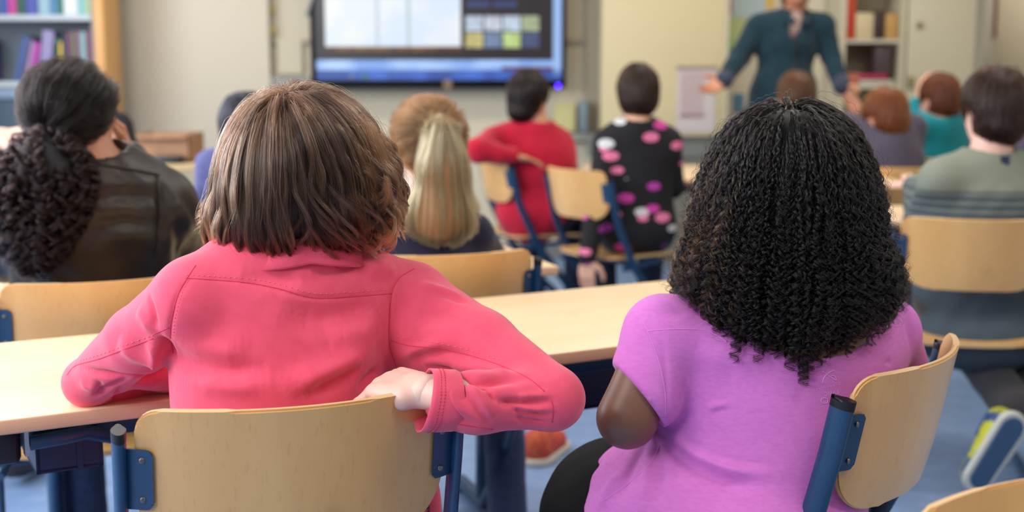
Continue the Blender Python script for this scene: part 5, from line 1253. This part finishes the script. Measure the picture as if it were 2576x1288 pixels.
# ---- girl in the spotted sweater
J = rig(.52, 5.30, R_(0), sc=1.06, lean=.0)
J['head'] = PP(1604, 230, 5.32); J['neck'] = PP(1603, 312, 5.28); J['Rh'] = frame(R_(4), R_(3)); J['elL'] = PP(1505, 500, 5.2); J['wrL'] = PP(1478, 650, 5.12); J['shL'] = PP(1530, 360, 5.28); J['shR'] = PP(1678, 360, 5.30); J['elR'] = PP(1690, 470, 5.38)
def spots():
    m = bpy.data.materials.new('black knit with petals'); m.use_nodes = True; nt = m.node_tree; b = nt.nodes['Principled BSDF']; N = nt.nodes.new; L = nt.links.new
    b.inputs['Roughness'].default_value = .9; tc = N('ShaderNodeTexCoord'); mp = N('ShaderNodeMapping'); mp.inputs['Scale'].default_value = (1, .25, 1.7); mp.inputs['Rotation'].default_value = (0, .3, 0)
    v = N('ShaderNodeTexVoronoi'); v.inputs['Scale'].default_value = 10.5; v.inputs['Randomness'].default_value = .85; L(tc.outputs['Object'], mp.inputs[0]); L(mp.outputs[0], v.inputs['Vector'])
    lt = N('ShaderNodeMath'); lt.operation = 'LESS_THAN'; lt.inputs[1].default_value = .36; L(v.outputs['Distance'], lt.inputs[0])
    sx_ = N('ShaderNodeSeparateColor'); L(v.outputs['Color'], sx_.inputs[0]); r = N('ShaderNodeValToRGB'); r.color_ramp.interpolation = 'CONSTANT'
    r.color_ramp.elements[0].color = rgb(196, 60, 150); r.color_ramp.elements[1].position = .42; r.color_ramp.elements[1].color = rgb(228, 120, 160)
    for p_, c_ in ((.70, rgb(206, 204, 204)), (.82, rgb(176, 60, 156))): e = r.color_ramp.elements.new(p_); e.color = c_
    L(sx_.outputs[0], r.inputs[0]); mx = N('ShaderNodeMix'); mx.data_type = 'RGBA'; L(lt.outputs[0], mx.inputs['Factor']); mx.inputs['A'].default_value = rgb(18, 14, 18); L(r.outputs[0], mx.inputs['B']); L(mx.outputs['Result'], b.inputs['Base Color'])
    return m
MR2, HR2 = hm('brown smooth hair', rgb(36, 22, 17), rgb(22, 13, 9), rgb(46, 29, 21))
child('girl with smooth brown hair in a black sweater with pink and white petals', J, FAIR, None, spots(), NAVYP, lambda r, J: short_hair(J, MR2, r, rx=.084, rz=.10, drop=.0, col=HR2, seed=7, n=900, extra=[ell(PP(1604, 256, 5.27), (.045, .05, .04), None, .03)]), seed=8,
      handspec={'L': (V3(-.05, -.1, -1), V3(.3, .6, 0), 1.0, .5)}, pad=.014, pr_extra=[ell(PP(1602, 560, 5.3), (.155, .12, .14), None, .05)])
# ---- boy in the grey green striped sweater
J = rig(1.38, 3.72, R_(-4), sc=1.17, lean=.08)
J['head'] = PP(2498, 268, 3.76); J['neck'] = PP(2490, 396, 3.72); J['Rh'] = frame(R_(16), R_(-3)); J['shL'] = PP(2372, 455, 3.70); J['shR'] = PP(2600, 455, 3.76); J['elL'] = PP(2325, 560, 3.80); J['chest'] = PP(2485, 560, 3.72)
for n, dx in (('L', 0), ('R', .12)):
    J['kn'+n] = V3(1.36+dx, 4.02, .47); J['an'+n] = PP(2560, 1045, 3.46)+V3(dx*.75, .12 if dx else 0, .01); J['toe'+n] = J['an'+n]+V3(-.055 if not dx else -.02, -.02, -.105)
    J['toe'+n] = J['an'+n]+V3(-.05, .02, -.09)
def knit():
    m = bpy.data.materials.new('grey green striped knit'); m.use_nodes = True; nt = m.node_tree; b = nt.nodes['Principled BSDF']; N = nt.nodes.new; L = nt.links.new; b.inputs['Roughness'].default_value = .9
    tc = N('ShaderNodeTexCoord'); s = N('ShaderNodeSeparateXYZ'); L(tc.outputs['Object'], s.inputs[0])
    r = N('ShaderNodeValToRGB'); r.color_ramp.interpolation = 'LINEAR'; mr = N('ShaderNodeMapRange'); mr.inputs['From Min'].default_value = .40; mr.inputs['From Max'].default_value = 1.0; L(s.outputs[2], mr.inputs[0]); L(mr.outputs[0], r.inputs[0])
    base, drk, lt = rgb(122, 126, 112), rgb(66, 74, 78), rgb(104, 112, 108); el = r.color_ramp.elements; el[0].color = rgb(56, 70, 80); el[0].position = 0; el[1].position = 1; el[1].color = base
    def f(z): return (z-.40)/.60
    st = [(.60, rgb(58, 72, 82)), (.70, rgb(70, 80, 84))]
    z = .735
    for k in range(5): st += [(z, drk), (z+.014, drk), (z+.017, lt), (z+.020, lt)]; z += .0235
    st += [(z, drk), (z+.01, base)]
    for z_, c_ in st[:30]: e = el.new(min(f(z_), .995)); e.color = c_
    n = N('ShaderNodeTexNoise'); n.inputs['Scale'].default_value = 500; bp = N('ShaderNodeBump'); bp.inputs['Strength'].default_value = .3; bp.inputs['Distance'].default_value = .001; L(tc.outputs['Object'], n.inputs['Vector']); L(n.outputs[0], bp.inputs['Height']); L(bp.outputs[0], b.inputs['Normal'])
    L(r.outputs[0], b.inputs['Base Color']); return m
MBo, HBo = hm('dark brown boy hair', rgb(32, 20, 17), rgb(18, 11, 9), rgb(46, 28, 21))
YS = mat('yellow blue trainer', rgb(196, 196, 40), .5, vary=(18, rgb(40, 74, 128), .46, .54))
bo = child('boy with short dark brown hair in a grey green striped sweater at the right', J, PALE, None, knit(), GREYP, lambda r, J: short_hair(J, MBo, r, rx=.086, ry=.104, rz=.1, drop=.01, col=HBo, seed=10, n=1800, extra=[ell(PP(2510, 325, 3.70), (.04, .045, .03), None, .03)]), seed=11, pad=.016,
           shoe=None, h=.007, pr_extra=[ell(PP(2478, 640, 3.72), (.19, .14, .26), None, .05), ell(PP(2470, 850, 3.68), (.19, .16, .10), None, .05)])
# his trainers: toes on the floor, heels up, blue soles turned to the camera
for n, dx in (('L', 0), ('R', .12)):
    yl = V3(-.50, -.02, -.86); yl /= np.linalg.norm(yl); zl = V3(-.12, .97, .05); zl -= yl*(zl @ yl); zl /= np.linalg.norm(zl); xl = np.cross(yl, zl); RR = np.stack([xl, yl, zl], 1)
    O = PP(2503, 1132, 3.36)+V3(dx*.9, dx*1.2, dx*.25); tf = lambda V: O+V @ RR.T
    V, F = Field([cone((0, -.07, .035), (0, .085, .02), .043, .038, .03), cone((0, -.075, .065), (0, -.02, .065), .034, .032, .02)], .005, zmin=.0).mesh(); V = relax(V, F, 1); sh = mesh_obj('shoe', tf(V), F, YS, bo[0], smooth=True)
    f = Field([cone((0, -.075, 0), (0, .09, 0), .046, .043, .01)], .005); f.clip(lambda X: np.abs(X[..., 2]+.004)-.010); V, F = f.mesh(); sl = mesh_obj('sole', tf(V), F, mat('white rubber rim', rgb(200, 200, 196), .6), sh, smooth=True)
    f = Field([cone((0, -.072, 0), (0, .085, 0), .037, .034, .01)], .005); f.clip(lambda X: np.abs(X[..., 2]+.010)-.008); V, F = f.mesh(); mesh_obj('sole_tread', tf(V), F, mat('blue rubber sole', rgb(52, 84, 120), .6), sh, smooth=True)
collar_ring(J, MATS.get('grey green rib') or mat('grey green rib', rgb(118, 124, 108), .9), bo[1], .066, .016)
simple_box('neck_label', mat('navy label', rgb(40, 50, 72), .8), bo[1], *(lambda q: (q[0]-.012, q[0]+.012, q[1]-.004, q[1]+.002, q[2]-.014, q[2]+.014))(seen(bvh(bo[2], bo[3]), 2528, 404)[0] if seen(bvh(bo[2], bo[3]), 2528, 404) is not None else PP(2528, 404, 3.6)))
# ---- small figures of the last rows
MG, HG = hm('ginger brown hair', rgb(100, 48, 22), rgb(84, 38, 16), rgb(136, 70, 34))
J = rig(1.62, 5.55, R_(8), sc=1.08, lean=.12); J['head'] = PP(2222, 288, 5.56); J['neck'] = PP(2235, 352, 5.53); J['Rh'] = frame(R_(38), R_(-6)); J['chest'] = PP(2235, 420, 5.54)
child('ginger haired boy in a grey violet shirt behind the small desk end', J, FAIR, None, cloth('grey violet cotton', rgb(88, 80, 92), rgb(80, 76, 96)), NAVYP, lambda r, J: short_hair(J, MG, r, rx=.088, rz=.1, col=HG, seed=12, n=900), seed=13, pad=.016)
J = rig(2.05, 6.12, R_(10), sc=1.08, lean=.1); J['head'] = PP(2360, 245, 6.14); J['neck'] = PP(2362, 304, 6.1); J['Rh'] = frame(R_(30), R_(0)); J['shL'] = PP(2318, 318, 6.08); J['elL'] = PP(2290, 350, 6.2); J['wrL'] = PP(2308, 262, 6.24)
MT, HT = hm('reddish brown hair', rgb(84, 38, 18), rgb(64, 28, 12), rgb(106, 52, 26))
child('child with reddish brown hair in a teal sweater resting an arm at the right', J, FAIR, None, cloth('teal cotton', rgb(22, 140, 152), rgb(18, 128, 142)), NAVYP, lambda r, J: short_hair(J, MT, r, rx=.086, rz=.1, col=HT, seed=14, n=900), seed=15, pad=.016,
      handspec={'L': (V3(.1, 0, 1), V3(.8, 0, .1), 1., .5)})
J = rig(1.33, 6.1, R_(2), sc=1.1); J['head'] = PP(2000, 238, 6.12); J['Rh'] = frame(R_(10))
MC, HC = hm('cropped brown hair', rgb(76, 44, 26), rgb(58, 33, 18), rgb(96, 60, 36))
child('child with cropped brown hair sitting in front of the teacher', J, FAIR, None, cloth('dark green cotton', rgb(58, 66, 58)), NAVYP, lambda r, J: short_hair(J, MC, r, rx=.08, rz=.096, drop=-.02, col=HC, seed=16, n=900), seed=17)
J = rig(2.07, 4.75, R_(0), sc=1.08); J['head'] = PP(2640, 262, 4.78); J['neck'] = PP(2625, 345, 4.75); J['shL'] = PP(2575, 385, 4.74)
child('child in a dusky purple top at the right edge beyond the striped sweater', J, FAIR, None, cloth('dusky purple cotton', rgb(70, 64, 82)), NAVYP, lambda r, J: short_hair(J, MC, r, col=HC, strands=False), seed=18)
c = copy_tree(ch0); c.location = (2.07, 4.72, 0); c.rotation_euler = (0, 0, 0); c['label'] = 'plywood school chair at the right edge under the child in dusky purple'; c['group'] = GC
# ---- teacher standing before the board wall
def teacher():
    Y = 7.0; q = lambda x, y, dy=0: PP(x, y, Y+dy)
    J = dict(R=frame(PI), Rt=frame(PI), Rh=frame(PI, R_(4)), sc=1.12); J['pel'] = V3(q(1975, 0)[0], Y, .95); J['belly'] = q(1972, 215); J['chest'] = q(1978, 115); J['neck'] = q(1998, 42); J['head'] = q(2003, -38, -.03)
    J['shR'] = q(1908, 66); J['elR'] = q(1862, 142, -.02); J['wrR'] = q(1822, 200, -.16); J['shL'] = q(2068, 66); J['elL'] = q(2090, 140, -.02); J['wrL'] = q(2118, 216, -.14)
    for n, s in (('L', 1), ('R', -1)):
        J['hip'+n] = J['pel']+V3(s*.085, 0, -.03); J['kn'+n] = J['hip'+n]+V3(s*.02, -.02, -.42); J['an'+n] = V3(J['kn'+n][0], Y+.02, .085); J['toe'+n] = J['an'+n]+V3(s*.03, -.15, -.04)
    TE = cloth('dark teal wool', rgb(20, 50, 62), rgb(14, 40, 52), bs=.5, scale=300); PC = cloth('grey plaid cuff', rgb(66, 74, 92), rgb(40, 44, 60))
    hs = [hand_prims(J['wrR'], (-.55, -.3, -.35), (.3, -.5, .7), 1.08, .35, 1), hand_prims(J['wrL'], (.45, -.35, -.75), (-.6, -.5, .1), 1.08, .3, -1)]
    root = skin_mesh(body_prims(J, thin=.004), hs, TAN, .008, .004); tag(root, 'teacher standing before the class in a dark teal buttoned jacket, arms spread', 'person'); eyes(J, EYE, root)
    pr = top_prims(J, .018, 1, .06, .012)+[ell(V3(J['pel'][0], Y, 1.05), (.185, .135, .16), None, .05), ell(V3(J['pel'][0], Y, .93), (.20, .15, .12), None, .05)]
    pr += [cut(ell(q(2000, 58, -.12), (.036, .06, .085), frame(0), .01)), cut(cone(J['neck']+V3(0, 0, .03), J['neck']+V3(0, 0, .12), .06, .075, .01))]
    o, V, F = garment('jacket', pr, TE, root, .008, .005, 22, 31)
    seam('front_placket', V, F, [[(2002, 92), (2001, 160), (1998, 262)]], mat('black placket', rgb(12, 16, 20), .6), o, .009, .0)
    for n in 'LR':
        d = J['wr'+n]-J['el'+n]; d /= np.linalg.norm(d); Vc, Fc = Field([cone(J['wr'+n]-d*.045, J['wr'+n]-d*.0, .044, .05, .01)], .006).mesh(); mesh_obj('cuff', Vc, Fc, PC, o, smooth=True)
    Vc, Fc = Field([ell(q(2000, 62, -.05), (.055, .05, .08), None, .01)], .007).mesh(); mesh_obj('shirt', Vc, Fc, cloth('pale shirt', rgb(160, 132, 126)), root, smooth=True)
    bm = bmesh.new(); c = J['neck']
    for s in (-1, 1):
        p0 = c+V3(s*.012, -.105, -.03); p1 = c+V3(s*.055, -.09, .015); p2 = c+V3(s*.07, .0, .045); p3 = c+V3(s*.04, .05, .05); p4 = c+V3(s*.10, .02, .0); p5 = c+V3(s*.10, -.07, -.02); p6 = c+V3(s*.045, -.115, -.05)
        for k in (0, 1):
            vs = [bm.verts.new(p+V3(0, -.004*k, .004*k)) for p in (p0, p1, p2, p3, p4, p5, p6)]; bm.faces.new(vs[:3]+vs[4:]); bm.faces.new((vs[2], vs[3], vs[4]))
    bm_obj('collar', bm, TE, o, smooth=True)
    garment('trousers', trouser_prims(J, .012), NAVYP, root, .01); shoes(J, SHOE, root)
    short_hair(J, MC, root, col=HC, n=700, drop=.03)
teacher()

# ---- red trainer standing on the floor under the long desk
tn = empty('trainer', 'red and orange trainer on the floor under the long desk', 'shoe', (.105, 3.86, 0), R_(-25))
V, F = Field([cone((0, -.07, .045), (0, .07, .035), .046, .04, .03), cone((0, -.075, .075), (0, -.03, .075), .036, .034, .02), cut(cone((0, -.06, .10), (0, -.03, .13), .024, .028, .005))], .004, zmin=.018).mesh()
up_ = mesh_obj('upper', relax(V, F, 2), F, mat('red orange suede', rgb(190, 62, 52), .7, vary=(30, rgb(206, 96, 50), .45, .6)), tn, smooth=True)
f = Field([cone((0, -.072, .012), (0, .09, .012), .05, .045, .01)], .004); f.clip(lambda X: np.abs(X[..., 2]-.012)-.011); V, F = f.mesh(); mesh_obj('sole', V, F, mat('pale rubber', rgb(206, 196, 180), .6), tn, smooth=True)
bm = bmesh.new()
for k in range(4): tube(bm, [(-.02, .0+.022*k, .088-.006*k), (.0, .008+.022*k, .093-.007*k), (.02, .0+.022*k, .088-.006*k)], .0025, 6)
bm_obj('laces', bm, mat('orange lace', rgb(226, 150, 50), .7), up_, smooth=True)
